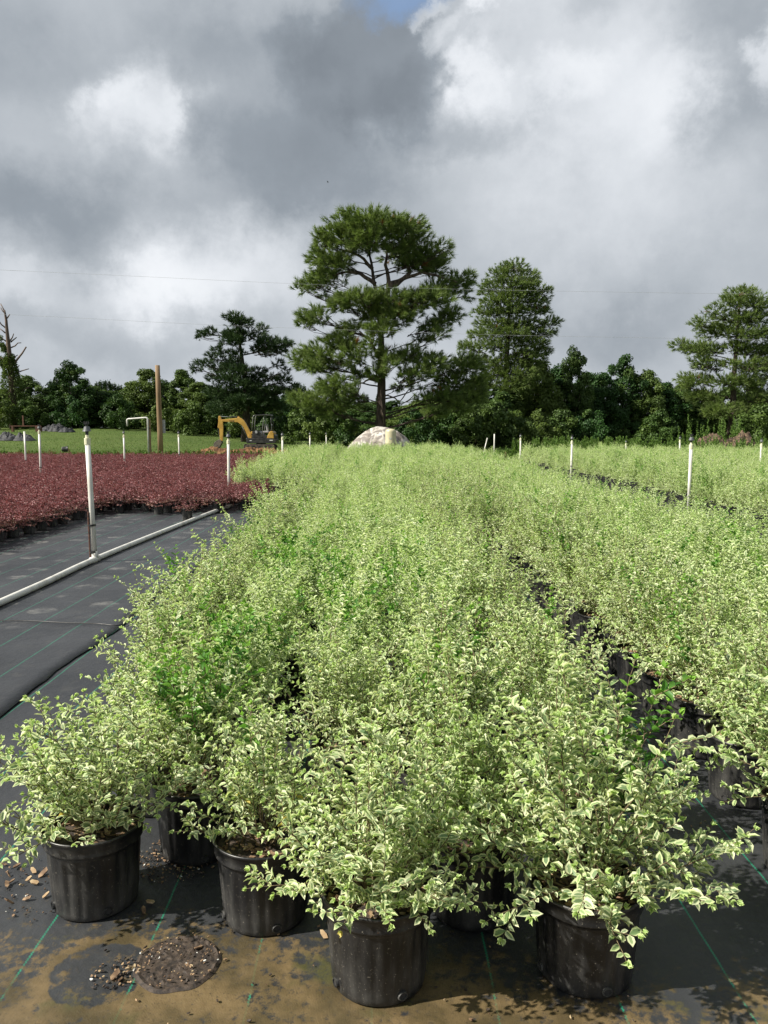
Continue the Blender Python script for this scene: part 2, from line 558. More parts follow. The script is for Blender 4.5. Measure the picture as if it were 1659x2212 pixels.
class MB:
    """collects simple shapes and links them as one mesh object"""
    def __init__(self):
        self.V, self.F, self.M = [], [], []

    def add(self, V, F, mi=0):
        o = len(self.V)
        self.V += [tuple(v) for v in V]
        self.F += [tuple(i + o for i in f) for f in F]
        self.M += [mi] * len(F)
        return self

    def box(self, c, s, rot=None, mi=0):
        V = [Vector((x * s[0] / 2, y * s[1] / 2, z * s[2] / 2)) for x in (-1, 1) for y in (-1, 1) for z in (-1, 1)]
        if rot is not None:
            V = [rot @ v for v in V]
        V = [v + Vector(c) for v in V]
        return self.add(V, [(0, 1, 3, 2), (4, 6, 7, 5), (0, 4, 5, 1), (2, 3, 7, 6), (0, 2, 6, 4), (1, 5, 7, 3)], mi)

    def tube(self, pts, rad, n=6, cap=True, mi=0):
        pts = [Vector(p) for p in pts]
        rads = rad if isinstance(rad, (list, tuple)) else [rad] * len(pts)
        V, F = [], []
        ref = None
        for i, p in enumerate(pts):
            d = (pts[min(i + 1, len(pts) - 1)] - pts[max(i - 1, 0)])
            d = d.normalized() if d.length > 1e-9 else Vector((0, 0, 1))
            if ref is None:
                ref = d.orthogonal().normalized()
            ref = (ref - d * ref.dot(d))
            ref = ref.normalized() if ref.length > 1e-6 else d.orthogonal().normalized()
            b = d.cross(ref)
            for k in range(n):
                a = 2 * math.pi * k / n
                V.append(p + (ref * math.cos(a) + b * math.sin(a)) * rads[i])
        for i in range(len(pts) - 1):
            for k in range(n):
                F.append((i * n + k, i * n + (k + 1) % n, (i + 1) * n + (k + 1) % n, (i + 1) * n + k))
        if cap:
            F.append(tuple(reversed(range(n))))
            F.append(tuple((len(pts) - 1) * n + k for k in range(n)))
        return self.add(V, F, mi)

    def lathe(self, prof, n=24, c=(0, 0, 0), mi=0, wob=None):
        V, F = [], []
        c = Vector(c)
        for i, (r, z) in enumerate(prof):
            for k in range(n):
                a = 2 * math.pi * k / n
                q = r if wob is None else wob(r, z, a)
                V.append(c + Vector((q * math.cos(a), q * math.sin(a), z)))
        for i in range(len(prof) - 1):
            for k in range(n):
                F.append((i * n + k, i * n + (k + 1) % n, (i + 1) * n + (k + 1) % n, (i + 1) * n + k))
        return self.add(V, F, mi)

    def prism(self, poly, y0, y1, mi=0):
        """x,z outline pulled along y"""
        n = len(poly)
        V = [Vector((x, y0, z)) for x, z in poly] + [Vector((x, y1, z)) for x, z in poly]
        F = [tuple(range(n)), tuple(reversed(range(n, 2 * n)))]
        F += [(i, n + i, n + (i + 1) % n, (i + 1) % n) for i in range(n)]
        return self.add(V, F, mi)

    def mesh(self, name, mat, smooth=False):
        me = mesh_from(name, self.V, self.F, mat, smooth)
        if isinstance(mat, (list, tuple)):
            me.polygons.foreach_set('material_index', self.M)
        bm = bmesh.new()
        bm.from_mesh(me)
        bmesh.ops.recalc_face_normals(bm, faces=bm.faces)
        bm.to_mesh(me)
        bm.free()
        return me

    def build(self, name, mat, parent=None, smooth=False, bevel=0.0):
        o = link(name, self.mesh(name, mat, smooth), parent)
        if bevel:
            md = o.modifiers.new('edge', 'BEVEL')
            md.width = bevel
            md.segments = 2
            md.limit_method = 'ANGLE'
        return o


def link(name, me, parent=None):
    o = bpy.data.objects.new(name, me)
    COL.objects.link(o)
    if parent is not None:
        o.parent = parent
    return o


def tag(o, label=None, cat=None, group=None, kind=None):
    if label:
        o['label'] = label
    if cat:
        o['category'] = cat
    if group:
        o['group'] = group
    if kind:
        o['kind'] = kind
    return o


def empty(name, loc=(0, 0, 0), rz=0.0, label=None, cat=None, group=None):
    o = bpy.data.objects.new(name, None)
    COL.objects.link(o)
    o.empty_display_size = 0.1
    o.location = loc
    o.rotation_euler = (0, 0, rz)
    return tag(o, label, cat, group)


def smoothstep(a, b, x):
    t = min(1, max(0, (x - a) / (b - a)))
    return t * t * (3 - 2 * t)


def land(x, y):
    """gentle rise of the lawn towards the wood on the left"""
    h = 1.75 * smoothstep(-2, -34, x) * smoothstep(44, 98, y)
    if y > 36:
        h += 0.05 * mnoise.noise(Vector((x * .15, y * .15, 0)))
    return h


# ------------------------------------------------------------------ ground
def build_ground():
    xs = np.concatenate([np.linspace(-900, -70, 12), np.linspace(-66, 66, 67), np.linspace(70, 900, 12)])
    ys = np.concatenate([np.linspace(-60, 30, 10), np.linspace(34, 130, 65), np.linspace(150, 1500, 14)])
    V = [(x, y, land(x, y) - (0.0 if y > 38 else 0.03)) for y in ys for x in xs]
    w = len(xs)
    F = [(j * w + i, j * w + i + 1, (j + 1) * w + i + 1, (j + 1) * w + i) for j in range(len(ys) - 1) for i in range(w - 1)]
    o = link('ground', mesh_from('ground', V, F, 'lawn_grass', True))
    tag(o, 'mown green lawn reaching back to the wood', kind='structure')

    def fabric(name, x0, x1, y0, y1, nx, ny, zf, label):
        V, F = [], []
        for j in range(ny + 1):
            for i in range(nx + 1):
                x = x0 + (x1 - x0) * i / nx
                y = y0 + (y1 - y0) * j / ny
                V.append((x, y, zf(x, y, i, j)))
        F = [(j * (nx + 1) + i, j * (nx + 1) + i + 1, (j + 1) * (nx + 1) + i + 1, (j + 1) * (nx + 1) + i) for j in range(ny) for i in range(nx)]
        o = link(name, mesh_from(name, V, F, 'woven_fabric', True))
        tag(o, label, kind='structure')
        return o

    def z_main(x, y, i, j):
        return 0.004 + 0.004 * (mnoise.noise(Vector((x * 2.1, y * 2.1, 0))) + 1) * .5
    fabric('ground_fabric', -30, 34, -4, 36.8, 128, 170, z_main, 'black woven ground fabric with green marker threads under the pots')

    nx, ny = 16, 160
    V, F = [], []
    for j in range(ny + 1):
        y = -1 + 15.6 * j / ny
        for i in range(nx + 1):
            t = i / nx
            edge = -2.13 + 0.05 * mnoise.noise(Vector((0, y * .9, 5))) + 0.02 * mnoise.noise(Vector((0, y * 4, 2)))
            x = -5.0 + (edge + 5.0) * t ** .6
            z = 0.0125 + 0.003 * (mnoise.noise(Vector((x * 2.3, y * 2.3, 3))) + 1) * .5
            if i >= nx - 1:
                z += (0.003 if i == nx - 1 else 0.0) * (0.6 + .6 * mnoise.noise(Vector((1, y * 1.7, 7))))
            V.append((x, y, z))
    F = [(j * (nx + 1) + i, j * (nx + 1) + i + 1, (j + 1) * (nx + 1) + i + 1, (j + 1) * (nx + 1) + i) for j in range(ny) for i in range(nx)]
    o = link('ground_fabric', mesh_from('ground_fabric_lap', V, F, 'woven_fabric', True))
    md = o.modifiers.new('thickness', 'SOLIDIFY')
    md.thickness = 0.002
    md.offset = 1
    tag(o, 'overlapping strip of black ground fabric in the open aisle with the white pipe', kind='structure')


build_ground()

# ------------------------------------------------------------------ potted plants: shared meshes
POT_H, POT_R = 0.25, 0.168
PW = 1.22                                          # width of the pots against their profile


def pot_mesh():
    def wob(r, z, a):
        if 0.02 < z < 0.22 and r > 0.1:
            return r * (1 - 0.024 * abs(math.sin(a * 11)) ** 4)
        return r
    outer = [(0.02, 0.002), (0.104, 0.0), (0.110, 0.004), (0.112, 0.018), (0.1135, 0.026), (0.118, 0.09), (0.124, 0.188), (0.1255, 0.200),
             (0.1315, 0.203), (0.1325, 0.208), (0.130, 0.213), (0.1335, 0.238), (0.137, 0.241), (0.1385, 0.246), (0.1365, 0.250), (0.1325, 0.249),
             (0.1295, 0.240), (0.124, 0.19), (0.120, 0.15)]
    return MB().lathe([(r * PW, z * 1.13) for r, z in outer], 120, wob=wob).mesh('pot', 'pot_plastic', True)


def hole_mesh():
    """one drain hole on the -y side: a raised lip round a dark opening"""
    b = MB()
    up, s, c = Vector((0, 0, 1)), Vector((1, 0, 0)), Vector((0, -1, 0))
    ts = np.linspace(0, 2 * math.pi, 14, endpoint=False)
    rings = [(0.1125 * PW, .0135), (0.1172 * PW, .0122), (0.1172 * PW, .0098), (0.1142 * PW, .0092)]
    V = [c * d + up * 0.027 + (s * math.cos(t) * 1.2 + up * math.sin(t)) * r for d, r in rings for t in ts]
    F = [(k * 14 + i, k * 14 + (i + 1) % 14, (k + 1) * 14 + (i + 1) % 14, (k + 1) * 14 + i) for k in range(3) for i in range(14)]
    b.add(V, F, 0)
    b.add(V[42:56], [tuple(range(14))], 1)
    return b.mesh('drain_hole', ['pot_plastic', 'feather'], False)


def soil_mesh(seed):
    r = random.Random(seed)
    V, F = [(0, 0, 0.254)], []
    n = 20
    rings = [.035, .075, .11, .14, .1565]
    for rr in rings:
        for k in range(n):
            a = 2 * math.pi * k / n
            V.append((rr * math.cos(a), rr * math.sin(a), 0.254 - rr * .12 + r.uniform(-.005, .005)))
    F = [(0, 1 + k, 1 + (k + 1) % n) for k in range(n)]
    for i in range(len(rings) - 1):
        F += [(1 + i * n + k, 1 + (i + 1) * n + k, 1 + (i + 1) * n + (k + 1) % n, 1 + i * n + (k + 1) % n) for k in range(n)]
    return mesh_from('soil', V, F, 'wet_soil', True)


def chip_into(b, c, L, W, T, r, mi=0):
    q = Quaternion((r.gauss(0, 1), r.gauss(0, .3), r.gauss(0, .3), r.gauss(0, 1))).normalized()
    rot = (Matrix.Rotation(r.uniform(0, 6.28), 3, 'Z') @ Matrix.Rotation(r.gauss(0, .3), 3, 'X') @ Matrix.Rotation(r.gauss(0, .3), 3, 'Y'))
    top = [Vector((-L * .5, -W * .25, T)), Vector((-L * .2, -W * .5, T)), Vector((L * .35, -W * .4, T)), Vector((L * .5, W * .1, T)), Vector((L * .2, W * .5, T)), Vector((-L * .35, W * .4, T))]
    top = [v * r.uniform(.8, 1.15) for v in top]
    V = [rot @ Vector((v.x, v.y, T * .5)) + Vector(c) for v in top] + [rot @ Vector((v.x * .9, v.y * .9, -T * .5)) + Vector(c) for v in top]
    F = [tuple(range(6)), tuple(reversed(range(6, 12)))] + [(i, 6 + i, 6 + (i + 1) % 6, (i + 1) % 6) for i in range(6)]
    b.add(V, F, mi)


def mulch_mesh(seed):
    r = random.Random(seed)
    b = MB()
    for _ in range(150):
        a, q = r.uniform(0, 6.283), 0.150 * math.sqrt(r.random())
        z = 0.254 - q * .12 + r.uniform(.0, .007)
        chip_into(b, (q * math.cos(a), q * math.sin(a), z), r.uniform(.012, .036), r.uniform(.006, .014), r.uniform(.002, .005), r, 0 if r.random() < .78 else 1)
    return b.mesh('bark_mulch', ['chip', 'chip_pale'])


def perp(d, rr):
    v = Vector((rr.gauss(0, 1), rr.gauss(0, 1), rr.gauss(0, 1)))
    v = v - d * v.dot(d)
    return v.normalized()


class Plant:
    def __init__(self):
        self.P, self.A, self.N, self.L, self.W, self.C = [], [], [], [], [], []
        self.st = MB()

    def leaf(self, p, a, n, L, W, rnd, green, age):
        self.P.append(p); self.A.append(a); self.N.append(n)
        self.L.append(L); self.W.append(W); self.C.append((rnd, green, age))


def shoot(pl, rr, start, d, length, gap, leaf_len, green, radius, up=0.25, sub=0, age_tip=True, bare=0.2, droop=0.0, twig_prob=.5, flat=.55):
    """one shoot with opposite leaves, and side shoots when sub > 0"""
    steps = max(3, int(length / gap))
    p = Vector(start)
    d = Vector(d).normalized()
    pts, rads = [p.copy()], [radius]
    side = perp(d, rr)
    for i in range(steps):
        t = (i + 1) / steps
        d = (d + Vector((rr.gauss(0, .06), rr.gauss(0, .06), up * .10 - droop * .10 * t))).normalized()
        p = p + d * gap
        pts.append(p.copy())
        rads.append(radius * (1 - .75 * t))
        if t > bare:
            side = (d.cross(side)).normalized() if i % 2 else (side - d * side.dot(d)).normalized()
            if flat and rr.random() < flat:
                h = d.cross(Vector((0, 0, 1)))
                if h.length > .2:
                    side = h.normalized()
            fade = (1.0 if t < .75 else 1.0 - .55 * (t - .75) / .25)
            age = max(0, (t - .58) / .42) if age_tip else 0
            for s in (-1, 1):
                if rr.random() < .06:
                    continue
                a = (d * rr.uniform(.35, .9) + side * s * 1.0 + Vector((0, 0, rr.uniform(-.25, .3)))).normalized()
                n = (Vector((0, 0, 1)) * 1.0 + d * .6 + perp(a, rr) * .55)
                L = leaf_len * rr.uniform(.62, 1.24) * fade
                pl.leaf(p, a, n, L, L * rr.uniform(.22, .29), rr.random(), green, age * rr.uniform(.6, 1))
            if sub and t > bare + .05 and t < .92 and rr.random() < twig_prob:
                sd = (d * rr.uniform(.5, .9) + (side if rr.random() < .5 else -side) * rr.uniform(.7, 1.1) + Vector((0, 0, rr.uniform(0, .35)))).normalized()
                shoot(pl, rr, p, sd, length * rr.uniform(.20, .42) * (1.15 - .55 * t), gap * .82, leaf_len * .92,
                      green if rr.random() < .85 else 0.0, radius * .55, up, sub - 1, age_tip, .12, droop, twig_prob, flat)
    # tip tuft
    for k in range(4):
        a = (d + perp(d, rr) * .55).normalized()
        L = leaf_len * rr.uniform(.4, .62)
        pl.leaf(p, a, perp(a, rr) + Vector((0, 0, .5)), L, L * .24, rr.random(), green, rr.uniform(.7, 1) if age_tip else 0)
    pl.st.tube(pts, rads, 4, False)


def plant_meshes(pl, name, leaf_mat, twig_mat):
    fo = leaves_mesh(name + '_foliage', pl.P, pl.A, pl.N, pl.L, pl.W, pl.C, leaf_mat)
    st = pl.st.mesh(name + '_stems', twig_mat, True)
    return fo, st


def variegated(seed, n_main=24, spread=1.0, height=1.0, low=4, tall=2, greens=1, leaf=0.030, yellow=3, lowlen=1.0, tall_k=1.0):
    rr = random.Random(seed)
    pl = Plant()
    z0 = 0.247
    for k in range(n_main):
        a = 2 * math.pi * (k + rr.random() * .8) / n_main * 1.0 + (k % 3) * 2.1
        u = (k + .5) / n_main
        tilt = R(6 + 60 * u ** 1.0) * spread
        L = (0.50 - 0.12 * u) * rr.uniform(.78, 1.10) * height
        d = Vector((math.sin(tilt) * math.cos(a), math.sin(tilt) * math.sin(a), math.cos(tilt)))
        st = Vector((math.cos(a), math.sin(a), 0)) * rr.uniform(.0, .035) + Vector((0, 0, z0))
        gr = 0.0
        shoot(pl, rr, st, d, L, .0235, leaf, gr, .0030, .35, 1, True, .18)
    for k in range(low):
        a = 2 * math.pi * (k + rr.random() * .7) / low
        tilt = R(rr.uniform(66, 84))
        d = Vector((math.sin(tilt) * math.cos(a), math.sin(tilt) * math.sin(a), math.cos(tilt)))
        shoot(pl, rr, (0, 0, z0 + .02), d, rr.uniform(.24, .36) * lowlen, .0225, leaf, 0, .0026, .1, 1, True, .25, .6)
    for k in range(tall):
        a = rr.uniform(0, 6.28)
        tilt = R(rr.uniform(5, 30))
        d = Vector((math.sin(tilt) * math.cos(a), math.sin(tilt) * math.sin(a), math.cos(tilt)))
        shoot(pl, rr, (0, 0, z0), d, rr.uniform(.52, .64) * height * tall_k, .026, leaf, 0, .0032, .3, 1, True, .3, 0, .3)
    for k in range(greens):
        a = rr.uniform(0, 6.28)
        tilt = R(rr.uniform(4, 36))
        d = Vector((math.sin(tilt) * math.cos(a), math.sin(tilt) * math.sin(a), math.cos(tilt)))
        shoot(pl, rr, (0, 0, z0), d, rr.uniform(.46, .62) * height, .026, leaf * 1.18, 1.0, .0034, .3, 1, True, .3, 0, .35)
    for k in range(yellow):                               # a few withered yellow leaves low down
        i0 = rr.randrange(len(pl.P))
        for i in range(i0, min(i0 + 5, len(pl.P))):
            if pl.P[i].z < .45:
                c = pl.C[i]
                pl.C[i] = (c[0], 2.2, 0)
    return pl


def red_plant(seed):
    rr = random.Random(seed)
    pl = Plant()
    z0 = 0.205
    n = 20
    for k in range(n):
        a = 2 * math.pi * (k + rr.random() * .8) / n + (k % 3) * 2.1
        u = (k + .5) / n
        tilt = R(20 + 60 * u ** .8)
        d = Vector((math.sin(tilt) * math.cos(a), math.sin(tilt) * math.sin(a), math.cos(tilt)))
        L = rr.uniform(.28, .42)
        g0 = len(pl.P)
        shoot(pl, rr, (0, 0, z0), d, L, .026, .034, 0, .003, -.05, 1, True, .2, .5, .55, .75)
        for i in range(g0, len(pl.P)):
            if pl.P[i].z < .33 or rr.random() < .08:
                c = pl.C[i]
                pl.C[i] = (c[0], rr.uniform(.2, 1.0) if pl.P[i].z < .37 else .8, c[2])
    for i in range(len(pl.W)):
        pl.W[i] *= 1.25
    return pl


print('meshes: plants')
POT = pot_mesh()
HOLE = hole_mesh()
SOILS = [soil_mesh(s) for s in (1, 2)]
MULCH = [mulch_mesh(s) for s in (3, 4, 5)]
N_VAR = 9
VAR = []
for i in range(N_VAR):
    VAR.append(plant_meshes(variegated(100 + i, n_main=23, tall=5, tall_k=1.06, greens=(0, 1, 1, 0, 2, 0, 1, 4, 0)[i], height=(1.0, .92, 1.08, 1.0, 1.12, .88, 1.0, 1.06, .95)[i]),
                            'variegated_%d' % i, 'variegated_leaf', 'twig'))
HERO = {
    'left': plant_meshes(variegated(51, 30, 1.08, 1.0, 6, 2, 0, .029), 'hero_a', 'variegated_leaf', 'twig'),
    'centre': plant_meshes(variegated(62, 34, 1.12, 1.04, 14, 3, 0, .031, 4, 1.15), 'hero_b', 'variegated_leaf', 'twig'),
    'right': plant_meshes(variegated(73, 26, 1.12, 1.08, 9, 3, 2, .032, 6, 1.12), 'hero_c', 'variegated_leaf', 'twig'),
    'green': plant_meshes(variegated(84, 20, 1.0, 1.08, 5, 2, 8, .031, 2), 'hero_d', 'variegated_leaf', 'twig'),
}
HERO['wild'] = plant_meshes(variegated(95, 24, 1.05, 1.0, 5, 7, 1, .030, 1, 1.1, 1.28), 'hero_e', 'variegated_leaf', 'twig')
RED = [plant_meshes(red_plant(300 + i), 'red_%d' % i, 'red_leaf', 'red_twig') for i in range(6)]


def potted(name, x, y, rz, s, meshes, label, cat, group, detail=2, pot_s=1.0, tilt=(0, 0)):
    """pot, soil, bark mulch, stems and foliage under one Empty"""
    e = empty(name, (x, y, 0.008), 0, label, cat, group)
    e.rotation_euler = (tilt[0], tilt[1], 0)
    po = link('pot', POT, e)
    ps = pot_s if isinstance(pot_s, tuple) else (pot_s,) * 3
    po.scale = ps
    pot_s = ps[2]
    po.rotation_euler = (0, 0, (rz * 7) % 6.28)
    if detail >= 2:
        for k in range(4):
            h = link('drain_hole', HOLE, po)
            h.rotation_euler = (0, 0, k * math.pi / 2)
        po.rotation_euler = (0, 0, R(12) + (rz % .5))
    if detail >= 1:
        so = link('soil', SOILS[int(rz * 10) % 2], e)
        so.scale = ps
        mu = link('bark_mulch', MULCH[int(rz * 10) % 3], so)
        mu.rotation_euler = (0, 0, rz)
        tag(mu, kind='stuff')
        st = link('stems', meshes[1], e)
        st.rotation_euler = (0, 0, rz)
        st.scale = s if isinstance(s, tuple) else (s,) * 3
        st.location.z = 0.254 * (pot_s - st.scale[2])
    fo = link('foliage', meshes[0], e)
    fo.rotation_euler = (0, 0, rz)
    fo.scale = s if isinstance(s, tuple) else (s,) * 3
    fo.location.z = 0.254 * (pot_s - fo.scale[2])
    tag(fo, kind='stuff')
    return e


# ------------------------------------------------------------------ where the variegated shrubs stand
def base(px, py):
    g = gnd(px, py)
    k = (g.y + .136) / g.y
    return g.x * k, g.y + .136


front = [  # plan x, plan y of the pot's foot, mesh, turn, scale, label
    (211, 2000, HERO['left'], 0.4, (1.14, 1.14, 1.04), 'variegated shrub in black pot standing apart at the left, bark showing on its soil'),
    (345, 1772, VAR[0], 1.1, 1.0, 'variegated shrub in black pot half hidden behind the leftmost front pot'),
    (430, 1878, HERO['green'], 2.2, 1.0, 'shrub with many plain green shoots in the pot with spilled soil at its foot'),
    (575, 2032, VAR[1], 0.2, 1.0, 'variegated shrub in shaded pot just left of the foremost pot, one low spray reaching out'),
    (818, 2185, HERO['centre'], 1.3, (1.06, 1.06, .98), 'foremost variegated shrub, bushy pale foliage hanging over its sunlit black pot'),
    (1020, 2022, VAR[3], 3.0, 1.0, 'variegated shrub in deep shade between the two foremost pots'),
    (1260, 2168, HERO['right'], 0.0, (1.20, 1.20, 1.16), 'loose variegated shrub with long open sprays in the right-hand foremost pot'),
    (1735, 1930, HERO['wild'], 4.0, (1.30, 1.30, 1.08), 'variegated shrub whose pot is cut by the right edge of the picture'),
]
placed, SPOTS = [], []
for (px, py, ms, rz, s, lab) in front:
    x, y = base(px, py)
    potted('potted_shrub', x, y, rz, s, ms, lab, 'potted shrub', 'variegated shrubs in black pots')
    placed.append((x, y))
front_xy = list(placed)


def ok(x, y, lst, dmin):
    return all((x - a) ** 2 + (y - b) ** 2 > dmin * dmin for a, b in lst)


def bed(cols, y0s, y1, dy, jit, bedname):
    out = []
    for ci, cx in enumerate(cols):
        y = (y0s(cx) if callable(y0s) else y0s) + (dy * .5 if ci % 2 else 0)
        while y < y1:
            out.append((cx + random.uniform(-jit, jit) + .10 * math.sin(y * .35), y + random.uniform(-jit, jit), bedname, ci))
            y += dy
    return out


cand = []
cand += [c for c in bed([-1.20, -.72, -.27, .17, .61], lambda c: 2.62 + .35 * abs(c + .1), 36, .445, .045, 'centre') if ok(c[0], c[1], front_xy, .36)]
cand += [c for c in bed([1.50 + .44 * k for k in range(5)], lambda c: 3.30 if c < 1.6 else 2.65, 36, .445, .045, 'inner right') if ok(c[0], c[1], front_xy, .36)]
cand += [(c[0], c[1], 'centre', 5) for c in bed([1.06], 8.8, 36, .44, .05, 'centre') if c[1] > 10 or random.random() < .55]
cand += bed([6.0 + .45 * k for k in range(36)], lambda c: 10.5 if c < 7 else 11, 33.5, .46, .05, 'outer right')
cand += bed([-3.35 + .45 * k for k in range(4)], 18.2, 36, .45, .05, 'back left')


def in_view(x, y, m=0.02):
    return abs(x) / max(y, .1) < .487 + m and y > 1.5


print('candidates', len(cand), 'in view', sum(in_view(c[0], c[1], .06) for c in cand))
cand = [c for c in cand if in_view(c[0], c[1], .30)]
cand.sort(key=lambda c: (0 if in_view(c[0], c[1], .03) else 1, c[1] + .15 * abs(c[0])))
n_ind = 300 - len(front)
ind, rest = cand[:n_ind], cand[n_ind:]
LAB = {'centre': 'variegated shrub packed in the centre bed',
       'inner right': 'variegated shrub packed in the bed right of the dark gap',
       'outer right': 'variegated shrub packed in the bed beyond the right-hand risers',
       'back left': 'variegated shrub packed in the short bed beside the red plants'}
ORD = ['first', 'second', 'third', 'fourth', 'fifth', 'sixth', 'seventh', 'eighth', 'ninth', 'tenth', 'eleventh', 'twelfth', 'thirteenth', 'fourteenth', 'fifteenth', 'sixteenth', 'seventeenth', 'eighteenth', 'nineteenth', 'twentieth']
ORD += ['twenty-' + w for w in ORD[:9]] + ['thirtieth'] + ['thirty-' + w for w in ORD[:9]] + ['fortieth']


def ordinal(i, far='farther back'):
    return ORD[i] + ' from the front' if i < len(ORD) else far


COUNT = {}


def shrub_label(x, y, b, ci):
    i = COUNT.get((b, ci), 0)
    COUNT[(b, ci)] = i + 1
    if b == 'centre':
        where = ('left edge row of the centre bed', 'second row from the left in the centre bed', 'middle row of the centre bed', 'row beside the gap row in the centre bed', 'row along the dark gap', 'row that closes the dark gap')[ci]
    elif b == 'inner right':
        where = ('row on the far side of the dark gap', 'second row right of the dark gap', 'third row right of the dark gap', 'fourth row right of the dark gap', 'row nearest the right-hand risers')[ci]
    else:
        return LAB[b]
    return 'variegated shrub, ' + where + ', ' + ordinal(i)


for i, (x, y, b, ci) in enumerate(ind):
    v = random.randrange(N_VAR)
    ms = VAR[v]
    if b == 'centre' and y < 6 and -1.1 < x < -.1 and i % 3 == 0:
        ms = HERO['green']
    if b == 'centre' and x < -.9 and i % 4 == 1:
        ms = HERO['wild']
    edge = (b == 'centre' and (x < -.9 or x > .5)) or (b == 'inner right' and x < 1.85) or y < 3.3
    potted('potted_shrub', x, y, random.uniform(0, 6.28), random.uniform(.90, 1.14), ms, shrub_label(x, y, b, ci), 'potted shrub', 'variegated shrubs in black pots',
           2 if edge and y < 6 else (1 if edge else 0))


def scatter_object(name, spots, meshes, label, smin, smax, pot_s=1.0):
    """the far rest of a bed: one object that repeats the plant meshes at points"""
    me = bpy.data.meshes.new(name)
    me.from_pydata([(x, y, .008) for x, y in spots], [], [])
    n = len(spots)
    for an, tp, data in (('turn', 'FLOAT', [random.uniform(0, 6.28) for _ in range(n)]),
                         ('size', 'FLOAT', [random.uniform(smin, smax) for _ in range(n)]),
                         ('which', 'INT', [random.randrange(len(meshes)) for _ in range(n)])):
        a = me.attributes.new(an, tp, 'POINT')
        a.data.foreach_set('value', data)
    o = link(name, me)
    tag(o, label, kind='stuff')
    ng = bpy.data.node_groups.new(name, 'GeometryNodeTree')
    ng.interface.new_socket('Geometry', in_out='INPUT', socket_type='NodeSocketGeometry')
    ng.interface.new_socket('Geometry', in_out='OUTPUT', socket_type='NodeSocketGeometry')
    gi, go = ng.nodes.new('NodeGroupInput'), ng.nodes.new('NodeGroupOutput')
    ja = ng.nodes.new('GeometryNodeJoinGeometry')

    def attr(an, tp):
        nd = ng.nodes.new('GeometryNodeInputNamedAttribute')
        nd.data_type = tp
        nd.inputs[0].default_value = an
        return nd.outputs[0]
    turn, size, which = attr('turn', 'FLOAT'), attr('size', 'FLOAT'), attr('which', 'INT')
    cx = ng.nodes.new('ShaderNodeCombineXYZ')
    ng.links.new(turn, cx.inputs[2])
    sx = ng.nodes.new('ShaderNodeCombineXYZ')
    for k in range(3):
        ng.links.new(size, sx.inputs[k])
    for i, objs in enumerate(meshes):
        cmp_ = ng.nodes.new('FunctionNodeCompare')
        cmp_.data_type = 'INT'
        cmp_.operation = 'EQUAL'
        ints = [s for s in cmp_.inputs if s.type == 'INT']
        ng.links.new(which, ints[0])
        ints[1].default_value = i
        jg = ng.nodes.new('GeometryNodeJoinGeometry')
        for ob in objs:
            oi = ng.nodes.new('GeometryNodeObjectInfo')
            oi.transform_space = 'ORIGINAL'
            oi.inputs['Object'].default_value = ob
            ng.links.new(oi.outputs['Geometry'], jg.inputs[0])
        ip = ng.nodes.new('GeometryNodeInstanceOnPoints')
        ng.links.new(gi.outputs[0], ip.inputs['Points'])
        ng.links.new(cmp_.outputs[0], ip.inputs['Selection'])
        ng.links.new(jg.outputs[0], ip.inputs['Instance'])
        ng.links.new(cx.outputs[0], ip.inputs['Rotation'])
        ng.links.new(sx.outputs[0], ip.inputs['Scale'])
        ng.links.new(ip.outputs[0], ja.inputs[0])
    ng.links.new(ja.outputs[0], go.inputs[0])
    md = o.modifiers.new('beds', 'NODES')
    md.node_group = ng
    return o


def first_user(me):
    return next(o for o in COL.objects if o.data is me)


pot_ob = first_user(POT)
var_src = [(pot_ob, first_user(m[0])) for m in VAR if any(o.data is m[0] for o in COL.objects)]
scatter_object('potted_shrubs_beyond', [(c[0], c[1]) for c in rest], var_src, 'pale green mass of variegated potted shrubs filling the far beds', .82, 1.16)

# ------------------------------------------------------------------ red-leaved plants
red = []
cols = [-5.45 - .44 * k for k in range(56)]
for ci, cx in enumerate(cols):
    y = 6.5 + (.22 if ci % 2 else 0)
    while y < 35.2 + .02 * abs(cx):
        red.append((cx + random.uniform(-.05, .05), y + random.uniform(-.05, .05)))
        y += .45
for ci, cx in enumerate([-5.0, -4.56, -4.12, -3.68, -3.24, -2.8]):
    y = 14.95 + (.22 if ci % 2 else 0) + (.25 if cx > -3 else 0)
    while y < 35.2:
        if not (cx > -3.6 and y > 17.9):
            red.append((cx + random.uniform(-.05, .05), y + random.uniform(-.05, .05)))
        y += .45
for k in range(60):                                       # a strip of the same plants at the far right
    red.append((12.5 + 8 * random.random(), 34.6 + 1.8 * random.random()))
red = [q for q in red if abs(q[0]) / q[1] < .487 + .30]
red.sort(key=lambda q: (0 if in_view(q[0], q[1], .02) else 1, q[1]))
lone = gnd(402, 1127)
single = gnd(340, 1114)
specials = [(lone.x, lone.y + .1, 'small sparse red-leaved plant alone in its pot beside the white pipe', .72),
            (single.x, single.y + .1, 'red-leaved plant in the pot standing just forward of the red bed', .98)]
for (x, y, lab, s) in specials:
    potted('potted_red_shrub', x, y, x * 3 % 6, s, RED[0], lab, 'potted shrub', 'red-leaved plants in black pots', 1, (.60, .60, .76))
red = [q for q in red if ok(q[0], q[1], [(a[0], a[1]) for a in specials], .36)]
n_r = 300 - len(specials)
